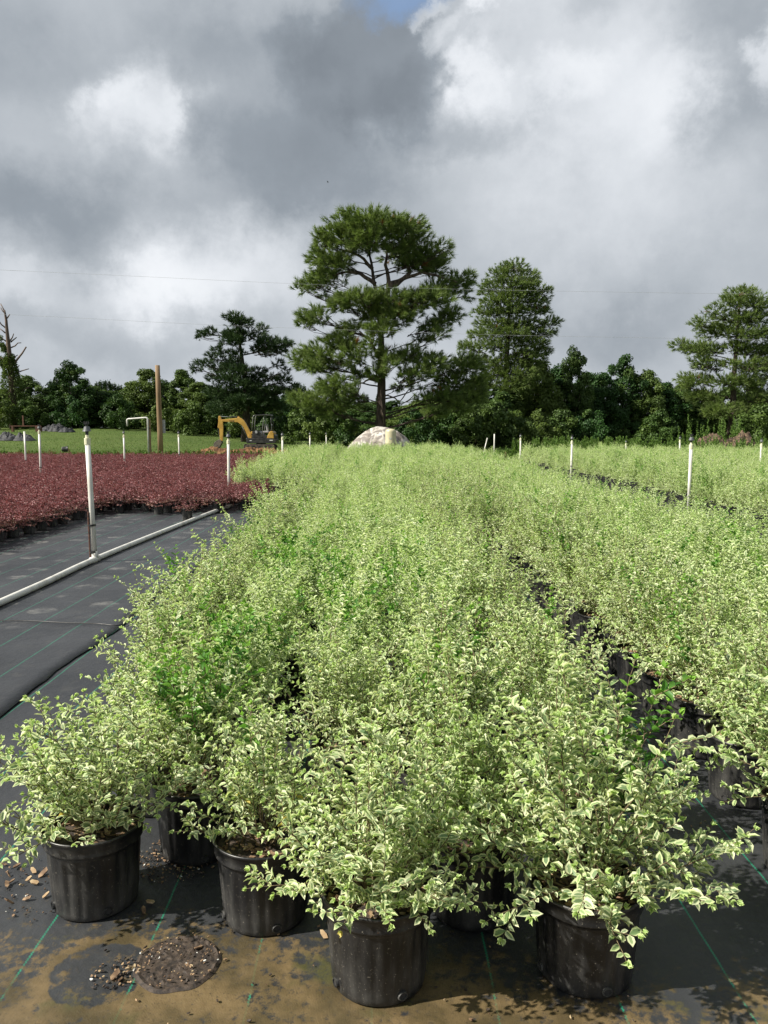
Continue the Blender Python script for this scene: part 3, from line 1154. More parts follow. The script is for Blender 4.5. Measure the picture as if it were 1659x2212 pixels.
for i, (x, y) in enumerate(red[:n_r]):
    edge = x > -6 and y < 15.9
    if edge:
        kk = 'e' if x < -5.2 else 'f'
        n_ = COUNT.get(kk, 0)
        COUNT[kk] = n_ + 1
        lab = ('red-leaved plant on the left side of the aisle, pot ' if kk == 'e' else 'red-leaved plant in the rows closing the end of the aisle, pot ') + (ordinal(n_, 'set behind the front ones') if kk == 'e' else ('in its front row' if y < 15.4 else 'in its second row'))
    else:
        lab = 'red-leaved plant packed inside the red bed, ' + ('near the left edge' if x / y < -.36 else ('left of the tall aisle riser' if x / y < -.31 else 'toward the excavator'))
    potted('potted_red_shrub', x, y, random.uniform(0, 6.28), random.uniform(.95, 1.15), RED[i % 6], lab, 'potted shrub', 'red-leaved plants in black pots', 1 if edge else 0, (.60, .60, .76))
red_src = [(pot_ob, first_user(m[0])) for m in RED]
scatter_object('potted_red_shrubs_beyond', red[n_r:], red_src, 'dark red mass of potted plants filling the rest of the red bed', .92, 1.12)

# ------------------------------------------------------------------ sprinkler risers, pipe, cable
print('risers')


def riser(x, y, h, label, head=True, lean=(0, 0), stake=False, ties=1):
    e = empty('sprinkler_riser', (x, y, 0.0), 0, label, 'sprinkler riser', 'white sprinkler risers')
    e.rotation_euler = (lean[0], lean[1], 0)
    ht = h - (.20 if head else 0)
    MB().tube([(0, 0, 0), (0, 0, ht)], .030, 14).build('pipe', 'pvc', e, True)
    if head:
        MB().tube([(0, 0, ht - .07), (0, 0, ht + .01)], .0365, 14).build('coupling', 'pvc_cream', e, False, .003)
        MB().tube([(0, 0, ht + .01), (0, 0, ht + .045)], .021, 12).build('adapter', 'pvc_cream', e)
        sh = MB().lathe([(.0, ht + .045), (.018, ht + .045), (.018, ht + .075), (.024, ht + .08), (.024, ht + .088)], 12).build('sprinkler_head', 'black_plastic', e)
        MB().lathe([(.050, ht + .088), (.046, ht + .094), (.028, ht + .142), (.020, ht + .146), (.0, ht + .146)], 16).build('shroud', 'grey_plastic', sh)
        b = MB()
        b.lathe([(.016, ht + .146), (.016, ht + .172), (0, ht + .174)], 10)
        for k in range(6):
            a = k * math.pi / 3
            b.box((math.cos(a) * .027, math.sin(a) * .027, ht + .185), (.007, .007, .035))
        b.lathe([(.033, ht + .172), (.033, ht + .178), (.0, ht + .180)], 10)
        b.build('deflector', 'black_plastic', sh)
    if stake:
        MB().tube([(-.045, -.02, 0), (-.036, -.022, .62)], .011, 7).build('stake', 'rusty_bar', e)
    for k in range(ties):
        z = (.14, .46)[k] if stake else .52
        MB().tube([(-.008 if stake else 0, 0, z - .011), (-.008 if stake else 0, 0, z + .011)], .046 if stake else .034, 12).build('tie', 'black_plastic', e)
    return e


r1 = gnd(205, 1208, .05)
riser(r1.x, r1.y, 1.68, 'tall white riser with a rusty stake strapped on, standing in the open aisle', True, (0, R(-1.3)), True, 2)
for (px, Y, h, lab, hd) in [
        (492, 16.9, 1.54, 'white riser in front of the excavator arm, at the edge of the red bed', True),
        (610, 25.4, 1.50, 'white riser just right of the excavator, rising from the pale shrubs', True),
        (669, 34.5, 1.47, 'white riser second to the right of the excavator', True),
        (705, 42.5, 1.42, 'smallest white riser left of the mottled mound', True),
        (84, 22.0, 1.72, 'white riser with sprinkler head near the left edge, in the red bed', True),
        (53, 27.0, 1.50, 'short white riser without sprinkler head at the left edge', False),
        (267, 28.0, 1.55, 'white riser below the angled standpipe in the red bed', True),
        (386, 33.0, 1.52, 'white riser right of the wooden pole', True),
        (1494, 14.3, 1.50, 'tall white riser with cream coupling in front of the right-hand bed', True),
        (1236, 22.8, 1.42, 'white riser with dark head second from the right along the dark aisle', True),
        (1125, 31.2, 1.40, 'white riser third along the dark aisle, near the shaded lawn', True),
        (1068, 39.0, 1.33, 'white bare riser fourth along the dark aisle', False),
        (1353, 37.0, 1.08, 'small white riser among the far shrubs before the tall weeds', True),
        (1470, 29.8, 1.34, 'slim white riser just left of the tall right-hand riser', True),
        (1646, 23.2, 1.33, 'white riser at the right edge before the mulch pile', True)]:
    p = at(px, 930, Y)
    riser(p.x, Y, h, lab, hd, (0, R(random.uniform(-.6, .6))), False, 1 if Y > 20 else 0)
p = at(1043, 930, 43.0)
riser(p.x, 43.0, 1.12, 'white bare riser leaning to the right in the far centre', False, (0, R(13)), False, 0)


def tubeline(name, pts, r, mat, label, cat, n=10, steps=6):
    P = [Vector(p) for p in pts]
    out = []
    for i in range(len(P) - 1):
        p0, p1, p2, p3 = P[max(i - 1, 0)], P[i], P[i + 1], P[min(i + 2, len(P) - 1)]
        for k in range(steps):
            t = k / steps
            out.append(.5 * ((2 * p1) + (p2 - p0) * t + (2 * p0 - 5 * p1 + 4 * p2 - p3) * t * t + (3 * p1 - p0 - 3 * p2 + p3) * t ** 3))
    out.append(P[-1])
    return MB().tube(out, r, n).build(name, mat, None, True)


pe = empty('water_pipe', (r1.x, r1.y, .05), 0, 'white plastic water pipe lying along the black fabric aisle', 'pipe')
pa, pb = gnd(-60, 1328, .05), gnd(462, 1105, .05)
r1v = Vector((r1.x, r1.y, .05))
P = [pa, (pa * .5 + r1v * .5) + Vector((.015, 0, 0)), r1v, r1v * .5 + pb * .5 + Vector((-.02, 0, 0)), pb, pb + Vector((.1, 1.2, 0))]
o = tubeline('pipe', [q - r1v for q in P], .033, 'pvc', None, None, 14)
o.parent = pe
dirn = (pb - r1v).normalized()
MB().tube([-dirn * .09, dirn * .09], .041, 14).build('tee_fitting', 'pvc', pe, True)
MB().tube([(0, 0, .0), (0, 0, .10)], .038, 14).build('tee_collar', 'pvc', pe, True)

cab = [gnd(-30, 1341, .028), gnd(60, 1341, .028), gnd(140, 1345, .028), gnd(210, 1347, .03), gnd(262, 1349, .03), gnd(300, 1322, .03), gnd(332, 1290, .03)]
o = tubeline('drip_tube', cab, .005, 'black_plastic', None, None, 6)
tag(o, 'thin black drip tube lying across the fabric aisle', 'tube')


# ------------------------------------------------------------------ poles, standpipe, tank, mound
pp = at(345.5, 930, 45)
e = empty('wooden_pole', (pp.x, 45, land(pp.x, 45) - .02), 0, 'bare round wooden utility pole behind the red bed', 'pole')
MB().tube([(0, 0, 0), (.0, 0, 1.6), (-.02, 0, 3.4), (-.03, 0, 5.15)], [.155, .148, .138, .125], 14).build('shaft', 'post_wood', e, True)
MB().box((.02, .22, 1.72), (.44, .10, .76)).build('meter_box', 'panel_grey', e, False, .012)
pp = at(321, 930, 42)
e = empty('standpipe', (pp.x, 42, land(pp.x, 42) - .02), 0, 'white angled standpipe strapped to a square wooden post', 'standpipe')
MB().box((.02, 0, 1.04), (.16, .16, 2.10)).build('post', 'post_wood', e, False, .008)
MB().tube([(.0, -.11, .2), (.0, -.11, 2.10), (-.04, -.11, 2.16), (-.10, -.11, 2.17), (-1.02, -.11, 2.10), (-1.08, -.11, 2.07), (-1.09, -.11, 2.0), (-1.09, -.11, 1.72)], .045, 10).build('pipe', 'pvc', e, True)
MB().box((.02, 0, 1.62), (.18, .24, .03)).build('tie', 'black_plastic', e)


def build_mound():
    cx = at(826, 930, 48).x
    e = empty('covered_mound', (cx, 48.6, 0), 0, 'low mound under a pale mottled sheet, in front of the big pine', 'mound')
    n, m = 72, 22
    V, F = [], []
    for j in range(m + 1):
        t = j / m
        for k in range(n):
            a = 2 * math.pi * k / n
            ca, sa = math.cos(a), math.sin(a)
            r = t
            e0 = .22 + .05 * ca
            prof = max(0, 1 - r ** (2.5 + .7 * ca)) ** (.80 - .18 * ca)
            z = (1.72 - .10 * (ca * r) - .16 * max(0, ca) * r) * prof
            rx, ry = (2.25 if ca < 0 else 1.95), 1.45
            fold = 1 + .045 * math.sin(a * 17 + 2 * math.sin(a * 3)) * t ** 2 + .05 * mnoise.noise(Vector((ca * 2, sa * 2, t * 3)))
            z += .05 * mnoise.noise(Vector((ca * r * 4, sa * r * 4, 1))) + .03 * mnoise.noise(Vector((ca * r * 9, sa * r * 9, 4)))
            V.append((rx * r * ca * fold - .12, ry * r * sa * fold, max(z, 0.0)))
    F = [(j * n + k, j * n + (k + 1) % n, (j + 1) * n + (k + 1) % n, (j + 1) * n + k) for j in range(m) for k in range(n)]
    o = link('sheet', mesh_from('sheet', V, F, 'mottled_sheet', True), e)
    pt = at(844, 930, 46.6)
    e = empty('pressure_tank', (pt.x, 46.6, 0), 0, 'upright beige pressure tank standing before the mottled mound', 'tank')
    MB().lathe([(.0, .04), (.28, .04), (.315, .10), (.315, .72), (.318, .73), (.318, .75), (.315, .76), (.315, 1.40), (.30, 1.48), (.24, 1.545), (.12, 1.575), (0, 1.58)], 28).build('body', 'tank_beige', e, True)
    MB().lathe([(.30, .0), (.30, .07), (.27, .07)], 24).build('base_ring', 'black_plastic', e)
    MB().box((-.02, -.317, 1.02), (.12, .006, .09)).build('label_plate', 'panel_grey', e)


build_mound()


# ------------------------------------------------------------------ excavator
def build_excavator():
    px = at(1003 / 4.88 / 1.823 + 820 / 1.823, 930, 57)
    h = land(px.x, 57)
    e = empty('mini_excavator', (px.x, 57, h), 0, 'small yellow and black excavator with open canopy and folded arm', 'excavator')
    k = 57 / FPX / (4.88 * 3.9375)

    def q(zx, zy):
        return ((zx - 1003) * k, (848 - zy) * k)

    def P(pts):
        return [q(*p) for p in pts]

    for s in (-1, 1):
        y0 = s * .62
        t = []
        for i in range(9):
            a = R(90 + 180 * i / 8)
            t.append((q(790, 0)[0] + .22 * math.cos(a), .22 + .22 * math.sin(a)))
        for i in range(9):
            a = R(-90 + 180 * i / 8)
            t.append((q(1245, 0)[0] + .22 * math.cos(a), .22 + .22 * math.sin(a)))
        tr = MB().prism(t, y0 - .15, y0 + .15).build('track', 'track_rubber', e, False, .01)
        for i in range(5):
            cx = q(800, 0)[0] + i * (q(1235, 0)[0] - q(800, 0)[0]) / 4
            b = MB()
            pts = [(cx + .13 * math.cos(u), .20 + .13 * math.sin(u)) for u in np.linspace(0, 2 * math.pi, 12, endpoint=False)]
            b.prism(pts, y0 - .165, y0 + .165).build('roller', 'black_paint', tr)
    MB().box((q(1003, 0)[0], 0, .30), (.9, .95, .22)).build('undercarriage', 'black_paint', e, False, .02)
    MB().lathe([(0, .40), (.36, .40), (.36, .55), (0, .55)], 20, (q(1010, 0)[0], 0, 0)).build('slew_ring', 'black_paint', e)
    MB().box((q(725, 0)[0] - .02, 0, .28), (.06, 1.5, .34), Matrix.Rotation(R(8), 3, 'Y')).build('dozer_blade', 'bucket_steel', e, False, .01)
    MB().prism(P([(755, 640), (765, 612), (1060, 618), (1290, 625), (1328, 640), (1326, 685), (1300, 712), (780, 714), (758, 690)]), -.72, .72).build('chassis', 'black_paint', e, False, .03)
    MB().box((q(1235, 655)[0], -.725, q(0, 655)[1]), (.24, .012, .05)).build('chassis_lettering', 'white_print', e)
    MB().box((q(845, 662)[0], -.725, q(0, 662)[1]), (.15, .012, .04)).build('chassis_lettering', 'white_print', e)
    MB().prism(P([(1150, 618), (1170, 560), (1205, 495), (1235, 480), (1262, 490), (1280, 525), (1284, 622)]), -.70, .70).build('engine_hood', 'yellow_paint', e, False, .03)
    MB().prism(P([(1286, 620), (1284, 545), (1312, 560), (1325, 622)]), -.68, .68).build('counterweight', 'black_paint', e, False, .03)
    MB().prism(P([(868, 612), (872, 500), (905, 485), (1000, 480), (1070, 560), (1150, 575), (1150, 616)]), -.60, .66).build('operator_floor', 'black_paint', e, False, .02)
    MB().box((q(950, 500)[0], -.63, q(0, 500)[1]), (.16, .05, .19)).build('side_box', 'seat_grey', e, False, .01)
    MB().prism(P([(848, 540), (835, 520), (838, 490), (862, 488), (868, 540)]), -.35, .05).build('swing_cover', 'yellow_paint', e, False, .02)
    se = MB().box((q(1120, 500)[0], .0, q(0, 500)[1]), (.50, .50, .14)).build('seat', 'seat_grey', e, False, .04)
    MB().box((q(1112, 425)[0] + .1, .0, q(0, 425)[1]), (.12, .46, .52), Matrix.Rotation(R(-8), 3, 'Y')).build('backrest', 'seat_grey', se, False, .04)
    for (zx, y) in ((930, -.3), (965, -.1), (1000, .1), (1020, .3)):
        a = q(zx, 480)
        MB().tube([(a[0], y, a[1]), (a[0] + .02, y, a[1] + .22)], [.016, .016], 6).build('lever', 'black_paint', e)
        MB().lathe([(0, -.03), (.03, -.02), (.03, .02), (0, .03)], 8, (a[0] + .02, y, a[1] + .24)).build('lever_knob', 'black_paint', e)
    for y in (-.58, .50):
        f = [q(866, 480), q(878, 330), q(893, 215), q(905, 190), q(930, 183)]
        MB().tube([(a, y, b) for a, b in f], .028, 8).build('canopy_post', 'grey_steel', e, True)
        f = [q(1062, 590), q(1070, 420), q(1090, 270), q(1104, 180)]
        MB().tube([(a, y, b) for a, b in f], .028, 8).build('canopy_post', 'grey_steel', e, True)
        f = [q(1232, 480), q(1234, 330), q(1228, 185)]
        MB().tube([(a, y, b) for a, b in f], .026, 8).build('canopy_post', 'black_paint', e, True)
    MB().prism(P([(905, 190), (930, 178), (1100, 168), (1215, 172), (1232, 186), (1225, 196), (1100, 190), (930, 198)]), -.66, .60).build('canopy_roof', 'black_paint', e, False, .02)
    a, b2 = q(1225, 470), q(1250, 360)
    MB().tube([(a[0], -.66, a[1]), (q(1244, 440)[0], -.68, q(0, 440)[1]), (b2[0], -.68, b2[1])], .014, 6).build('mirror_arm', 'grey_steel', e)
    ml = MB().box((b2[0], -.69, b2[1]), (.04, .05, .12)).build('mirror', 'steel', e)
    bo = MB().prism(P([(795, 640), (765, 580), (735, 500), (700, 425), (660, 372), (620, 345), (585, 318), (300, 304), (275, 290), (268, 268), (300, 262), (560, 238), (600, 222), (650, 240),
                       (700, 280), (745, 350), (790, 440), (830, 520), (856, 590), (840, 640)]), -.24, -.02).build('boom', 'yellow_paint', e, False, .02)
    MB().prism(P([(568, 240), (585, 200), (600, 200), (635, 238)]), -.20, -.06).build('cylinder_bracket', 'yellow_paint', bo)
    tx = bpy.data.curves.new('boom_lettering', 'FONT')
    tx.body = 'CASE'
    tx.size = .15
    tx.extrude = .003
    tx.materials.append(MATS['black_paint'])
    tmp = bpy.data.objects.new('lettering', tx)
    to = link('boom_lettering', bpy.data.meshes.new_from_object(tmp))
    bpy.data.objects.remove(tmp)
    c = q(425, 302)
    to.location = (c[0], -.246, c[1])
    to.rotation_euler = (R(90), R(2), 0)
    to.parent = bo
    st = MB().prism(P([(218, 205), (235, 192), (262, 205), (272, 260), (300, 300), (304, 430), (292, 660), (262, 690), (244, 640), (236, 560), (232, 440), (196, 412), (208, 350), (214, 300)]), -.22, -.04).build('stick', 'yellow_paint', e, False, .02)
    MB().tube([(*[q(255, 208)[0]], -.13, q(0, 208)[1]), (q(400, 214)[0], -.13, q(0, 214)[1])], .028, 8).build('piston_rod', 'steel', st)
    MB().tube([(q(390, 214)[0], -.13, q(0, 214)[1]), (q(595, 218)[0], -.13, q(0, 218)[1])], .045, 10).build('hydraulic_cylinder', 'black_paint', bo)
    MB().tube([(q(645, 365)[0], -.13, q(0, 365)[1]), (q(700, 470)[0], -.13, q(0, 470)[1])], .030, 8).build('piston_rod', 'steel', bo)
    MB().tube([(q(690, 455)[0], -.13, q(0, 455)[1]), (q(790, 650)[0], -.13, q(0, 650)[1])], .055, 10).build('hydraulic_cylinder', 'black_paint', bo)
    MB().tube([(q(205, 430)[0], -.13, q(0, 430)[1]), (q(222, 560)[0], -.13, q(0, 560)[1])], .045, 8).build('hydraulic_cylinder', 'black_paint', st)
    MB().tube([(q(222, 560)[0], -.13, q(0, 560)[1]), (q(238, 640)[0], -.13, q(0, 640)[1])], .026, 8).build('piston_rod', 'steel', st)
    bu = MB()
    bu.prism(P([(285, 700), (262, 660), (232, 640), (180, 665), (135, 700), (118, 745), (128, 785), (160, 812), (215, 806), (240, 775)]), -.40, .14)
    bu = bu.build('bucket', 'bucket_steel', e, False, .02)
    for y in (-.36, -.20, -.04, .10):
        a = q(216, 806)
        MB().box((a[0] + .02, y, a[1] - .04), (.05, .07, .14), Matrix.Rotation(R(25), 3, 'Y')).build('tooth', 'steel', bu)
    MB().prism(P([(772, 590), (800, 540), (850, 590), (845, 640), (800, 648)]), -.34, .08).build('swing_post', 'yellow_paint', e, False, .02)


build_excavator()


def lump(name, cx, cy, rx, ry, h, mat, label, cat, seed, n=40, m=14, rough=.35, freq=1.6, zb=0.0):
    V, F = [], []
    for j in range(m + 1):
        t = j / m
        for k in range(n):
            a = 2 * math.pi * k / n
            q = Vector((math.cos(a) * t * rx, math.sin(a) * t * ry, 0))
            f = mnoise.fractal(Vector((q.x * freq, q.y * freq, seed * 3.1)), .8, 2.1, 5)
            z = h * (1 - t ** 2) * (1 + rough * f) + h * .35 * rough * f * (1 - t)
            w = 1 + .22 * mnoise.noise(Vector((math.cos(a) * 2, math.sin(a) * 2, seed)))
            V.append((q.x * w, q.y * w, max(z, -.02)))
    F = [(j * n + k, j * n + (k + 1) % n, (j + 1) * n + (k + 1) % n, (j + 1) * n + k) for j in range(m) for k in range(n)]
    o = link(name, mesh_from(name, V, F, mat, False))
    o.location = (cx, cy, land(cx, cy) + zb)
    tag(o, label, cat)
    return o


for i, (px, Y, rx, h, lab) in enumerate([(470, 47.5, 2.0, .34, 'orange dirt heap under the excavator bucket'), (555, 49, 2.4, .36, 'orange dirt heap in front of the excavator tracks'),
                                         (640, 47, 2.2, .34, 'orange dirt heap right of the excavator')]):
    p = at(px, 930, Y)
    lump('dirt_heap', p.x, Y, rx, 1.0, h, 'orange_dirt', lab, 'dirt heap', 4 + i, 64, 16, .55, 2.2)
for px, rx, h, sd, lab in ((1537, 1.3, 1.22, 1, 'brown mulch heap, left hump of the pair before the far right pine'), (1603, 1.25, 1.27, 2, 'brown mulch heap, right hump of the pair before the far right pine')):
    p = at(px, 930, 43)
    lump('mulch_heap', p.x, 43, rx, 1.4, h, 'mulch', lab, 'mulch heap', sd, 64, 20, .25, 2.6)

for i, (px, Y, rx, h, lab, mt) in enumerate([(14, 66, 1.1, .75, 'crumpled dark plastic heap at the left edge of the lawn', 'tarp'), (48, 66, 1.15, .62, 'long crumpled dark plastic heap near the left edge of the lawn', 'tarp'),
                                             (125, 80, .95, 1.0, 'dark bundled plastic heap, larger of the two by the wood', 'tarp'), (144, 79, .8, .6, 'dark bundled plastic heap, smaller and lower one by the wood', 'tarp'),
                                             (103, 81, .7, .8, 'dark bundled plastic heap, leftmost by the wood', 'tarp')]):
    p = at(px, 920, Y)
    lump('plastic_heap', p.x, Y, rx, .8, h * .75, mt, lab, 'plastic heap', 20 + i, 60, 18, .42, 2.2)
p = at(56, 920, 78)
e = empty('rusty_trailer_frame', (p.x, 78, land(p.x, 78)), 0, 'low rusty orange metal frame with an upright bar beside the dead tree', 'metal frame')
MB().box((0, 0, .62), (3.0, .12, .09)).build('rail', 'rusty_iron', e)
MB().box((1.25, .0, .32), (.5, .5, .52)).build('end_plate', 'rusty_iron', e, False, .02)
MB().box((-1.3, .0, .31), (.2, .3, .52)).build('foot', 'rusty_iron', e)
MB().box((-.25, .0, 1.15), (.12, .12, 1.0)).build('upright_bar', 'rusty_iron', e)
p = at(133, 955, 52)
e = empty('tipped_pot', (p.x, 52, land(p.x, 52) + .16), .3, 'empty black pot lying tipped over on the lawn', 'pot')
o = link('pot', POT, e)
o.rotation_euler = (R(90), 0, 0)
o.rotation_euler = (0, R(88), 0)
o.scale = (1.3,) * 3


# ------------------------------------------------------------------ pines
def pine(name, base_loc, pads, label, seed, tuft_per_m2=5.2, needle_len=.34, n_needles=22, nw=.017, trunk_pts=None, trunk_r=.38, mat='pine_needle',
         crown_depth=.8, dead_prob=.004, limb_r=.05):
    r = random.Random(seed)
    e = empty(name, base_loc, 0, label, 'tree', 'tall pines')
    tp = [Vector(t) for t in trunk_pts]
    zt = tp[-1].z
    tb = MB()
    n = len(tp)
    rad = [max(.05, trunk_r * (1 - .82 * (p.z / zt) ** 1.1)) for p in tp]
    rad[0] *= 1.35
    tb.tube(tp, rad, 12)
    tb.build('trunk', 'pine_bark', e, True)

    def trunk_at(z):
        for a, b in zip(tp[:-1], tp[1:]):
            if a.z <= z <= b.z:
                return a.lerp(b, (z - a.z) / max(1e-6, b.z - a.z))
        return tp[-1] if z > zt else tp[0]
    limbs = MB()
    T = []
    xmax = max(abs(p[0]) for p in pads)
    for (dx, z, rx, rz, limb) in pads:
        side = 1 if r.random() < .5 and abs(dx) > 1.3 else -1
        Rr = xmax * .85
        dy = side * r.uniform(.0, .62) * math.sqrt(max(.15, Rr * Rr - min(dx * dx, Rr * Rr * .9))) * crown_depth
        ry = rx * .85
        c = Vector((dx, dy, z))
        za = max(1.2, min(zt - .3, z - .28 * math.hypot(dx, dy) - rz * .3 + r.uniform(-.3, .3)))
        a0 = trunk_at(za)
        out = Vector((c.x - a0.x, c.y - a0.y, 0))
        mid = a0.lerp(c, .5) + Vector((r.uniform(-.25, .25), r.uniform(-.25, .25), r.uniform(-.35, .1) * min(1.5, out.length * .3)))
        pts = []
        for i in range(7):
            t = i / 6
            q = (1 - t) ** 2 * a0 + 2 * t * (1 - t) * mid + t * t * c
            pts.append(q + Vector((r.gauss(0, .06), r.gauss(0, .06), r.gauss(0, .06))) * (0 if i == 0 else 1))
        lr = limb_r * min(1.4, .5 + out.length * .16)
        if limb and r.random() < .62:
            limbs.tube(pts, [lr * (1 - .75 * i / 6) for i in range(7)], 6, False)
        # twigs inside the pad
        tw = []
        for _ in range(int(5 + rx * 4) if limb else 3):
            u = Vector((r.gauss(0, 1), r.gauss(0, 1), r.gauss(.2, .8))).normalized()
            endp = c + Vector((u.x * rx * .8, u.y * ry * .8, u.z * rz * .7))
            st = pts[r.choice((3, 4, 5))]
            mm = st.lerp(endp, .5) + Vector((0, 0, -.12))
            limbs.tube([st, mm, endp], [.032, .022, .009], 4, False)
        nt = int(tuft_per_m2 * 4.2 * (rx * rz + rx * ry + ry * rz))
        for _ in range(nt):
            u = Vector((r.gauss(0, 1), r.gauss(0, 1), r.gauss(.15, .9))).normalized()
            q = r.random() ** .33
            wob = 1 + .30 * mnoise.noise(u * 2 + c)
            tpnt = c + Vector((u.x * rx * q, u.y * ry * q, u.z * rz * q)) * wob
            d = (Vector((u.x, u.y, u.z * .8)) * .8 + Vector((dx, dy, 0)).normalized() * .35 + Vector((0, 0, .45)) + Vector((r.gauss(0, .3), r.gauss(0, .3), r.gauss(0, .3)))).normalized()
            T.append((*(tpnt), *d, needle_len * r.uniform(.75, 1.25), r.random(), 1.0 if r.random() < dead_prob else 0.0))
    limbs.build('limbs', 'pine_bark', e, True)
    g_ = np.random.default_rng(seed)
    T = np.repeat(np.array(T), n_needles, axis=0)
    nn = len(T)
    d, tl = T[:, 3:6], T[:, 6]
    rnd = norm(g_.normal(size=(nn, 3)))
    rnd = norm(rnd - d * np.sum(rnd * d, 1, keepdims=True))
    A = norm(d * g_.uniform(.35, 1.0, (nn, 1)) + rnd * g_.uniform(.15, .60, (nn, 1)) + np.array([0, 0, -.10]))
    P = T[:, 0:3] + d * (tl * (g_.random(nn) * .75 - .5))[:, None]
    L, W = tl * g_.uniform(.6, 1.0, nn), np.full(nn, nw)
    N = g_.normal(size=(nn, 3))
    C = np.stack([np.clip(T[:, 7] * .8 + g_.random(nn) * .2, 0, 1), T[:, 8]], 1)
    S = norm(np.cross(N, A))
    V = np.stack([P - S * W[:, None], P + S * W[:, None], P + A * L[:, None]], 1).reshape(-1, 3)
    col = np.empty((nn, 3, 4))
    col[:, 0:2, 0] = 0.0
    col[:, 2, 0] = 0.85
    col[:, :, 1] = C[:, 0:1]
    col[:, :, 2] = C[:, 1:2]
    col[:, :, 3] = 0
    me = fast_mesh(name + '_needles', V, np.arange(nn * 3), np.arange(nn) * 3, None, mat, col.reshape(-1, 4))
    o = link('crown', me, e)
    tag(o, kind='stuff')
    return e, nn


print('pines')
D1 = 60.0
k1 = D1 / FPX / 3.9375 / 1.659
gz = 0.0


def pads_from(lst, x0, base, D, ox, oy, z, grow=.9, drop=1.0):
    """crown pads measured on a plan with origin ox, oy and z plan pixels per photo pixel"""
    out, r = [], random.Random(len(lst))
    k = D / FPX / 3.9375 / z
    for (x, y, rx, ry) in lst:
        p = at((ox + x / z) / 1.823, (oy + y / z) / 1.823, D)
        zz = (p.z - base[2]) * drop
        out.append((p.x - base[0], zz, rx * k * grow, ry * k * grow * 1.12, 1))
        if rx * k > 1.0:
            out.append((p.x - base[0] + r.uniform(-.45, .45) * rx * k, zz + r.uniform(-.4, .3) * ry * k, rx * k * .7, ry * k * .8, 0))
    return out


big = [(760, 195, 290, 80), (900, 215, 220, 90), (620, 275, 200, 90), (1050, 280, 120, 100), (480, 395, 130, 100), (1130, 375, 120, 90), (1200, 440, 100, 80),
       (360, 540, 105, 60), (480, 520, 130, 65), (1330, 545, 110, 75), (1230, 570, 120, 55), (740, 320, 170, 60), (950, 335, 150, 60), (1395, 620, 50, 50), (560, 420, 110, 70),
       (1040, 420, 110, 60), (300, 585, 55, 40), (450, 630, 45, 35), (1230, 350, 60, 60), (430, 280, 60, 60),
       (700, 690, 170, 60), (880, 690, 210, 70), (1100, 700, 210, 75), (560, 725, 110, 55), (400, 790, 120, 55), (1280, 780, 110, 65), (950, 790, 160, 65),
       (740, 780, 110, 60), (1150, 850, 110, 50), (315, 830, 60, 42), (620, 850, 120, 45), (1200, 920, 75, 45), (1100, 930, 80, 40),
       (560, 960, 150, 55), (420, 1030, 150, 65), (285, 1060, 80, 45), (345, 1120, 110, 50), (640, 1060, 120, 75), (770, 990, 70, 60), (1030, 1060, 120, 65), (1180, 1090, 150, 70),
       (1380, 1120, 140, 75), (1300, 1210, 150, 70), (1060, 1180, 130, 60), (1470, 1220, 80, 60), (480, 1110, 120, 60), (680, 1170, 80, 55), (900, 1120, 70, 50),
       (560, 1265, 150, 75), (450, 1335, 125, 80), (290, 1340, 85, 48), (500, 1420, 120, 70), (640, 1330, 90, 70), (840, 900, 120, 60), (860, 1060, 110, 60), (800, 1180, 90, 55), (380, 1390, 90, 60), (1230, 1330, 150, 55), (1420, 1320, 130, 65), (1090, 1330, 60, 50), (980, 1240, 80, 45),
       (1340, 1400, 120, 50), (1180, 1440, 100, 40)]
xb = at(823, 930, D1).x
pb_ = pads_from(big, 840, (xb, D1, 0), D1, 1000, 750, 1.659, .90, .955)
e, nn = pine('pine_tree', (xb, D1, 0), pb_, 'tallest longleaf pine with broad tiered crown at the centre of the picture', 5,
             trunk_pts=[(0, 0, 0), (-.02, 0, 2), (.05, 0, 5), (.02, 0, 8), (-.10, .05, 10.5), (-.55, .1, 12.6), (-.7, .1, 13.8), (-.9, .1, 14.6)], trunk_r=.42, tuft_per_m2=4.8, needle_len=.50, n_needles=36, nw=.018, limb_r=.045)
print('needles', nn)
# second leader and the big bare limbs of the upper crown
b = MB()
lim = [[(.0, 0, 9.2), (.45, -.1, 11.2), (.55, -.15, 12.4), (.35, -.1, 13.6), (.45, -.1, 14.6)], [(.5, -.1, 12.0), (1.5, -.3, 12.4), (2.1, -.3, 13.0), (1.9, -.3, 14.0), (2.3, -.3, 15.0)],
       [(.5, -.1, 12.2), (1.6, -.4, 12.6), (3.0, -.5, 13.0), (4.6, -.6, 12.6), (5.6, -.5, 12.3)], [(-.4, 0, 12.3), (-1.5, -.3, 12.9), (-2.4, -.4, 13.1), (-3.6, -.5, 12.8)],
       [(-.6, 0, 13.3), (-1.3, -.2, 14.1), (-2.2, -.2, 14.6), (-3.3, -.2, 14.8)], [(.0, 0, 6.6), (-.8, -.3, 8.2), (-1.6, -.4, 8.8)], [(.05, -.1, 5.0), (-.9, -.5, 5.3), (-1.5, -.6, 4.9), (-1.7, -.6, 4.2)],
       [(.05, -.1, 4.2), (1.4, -.8, 3.6), (2.2, -.9, 4.6), (2.7, -.9, 4.4)], [(0, -.3, 3.0), (.2, -.5, 2.0), (-.1, -.45, 5.4)]]
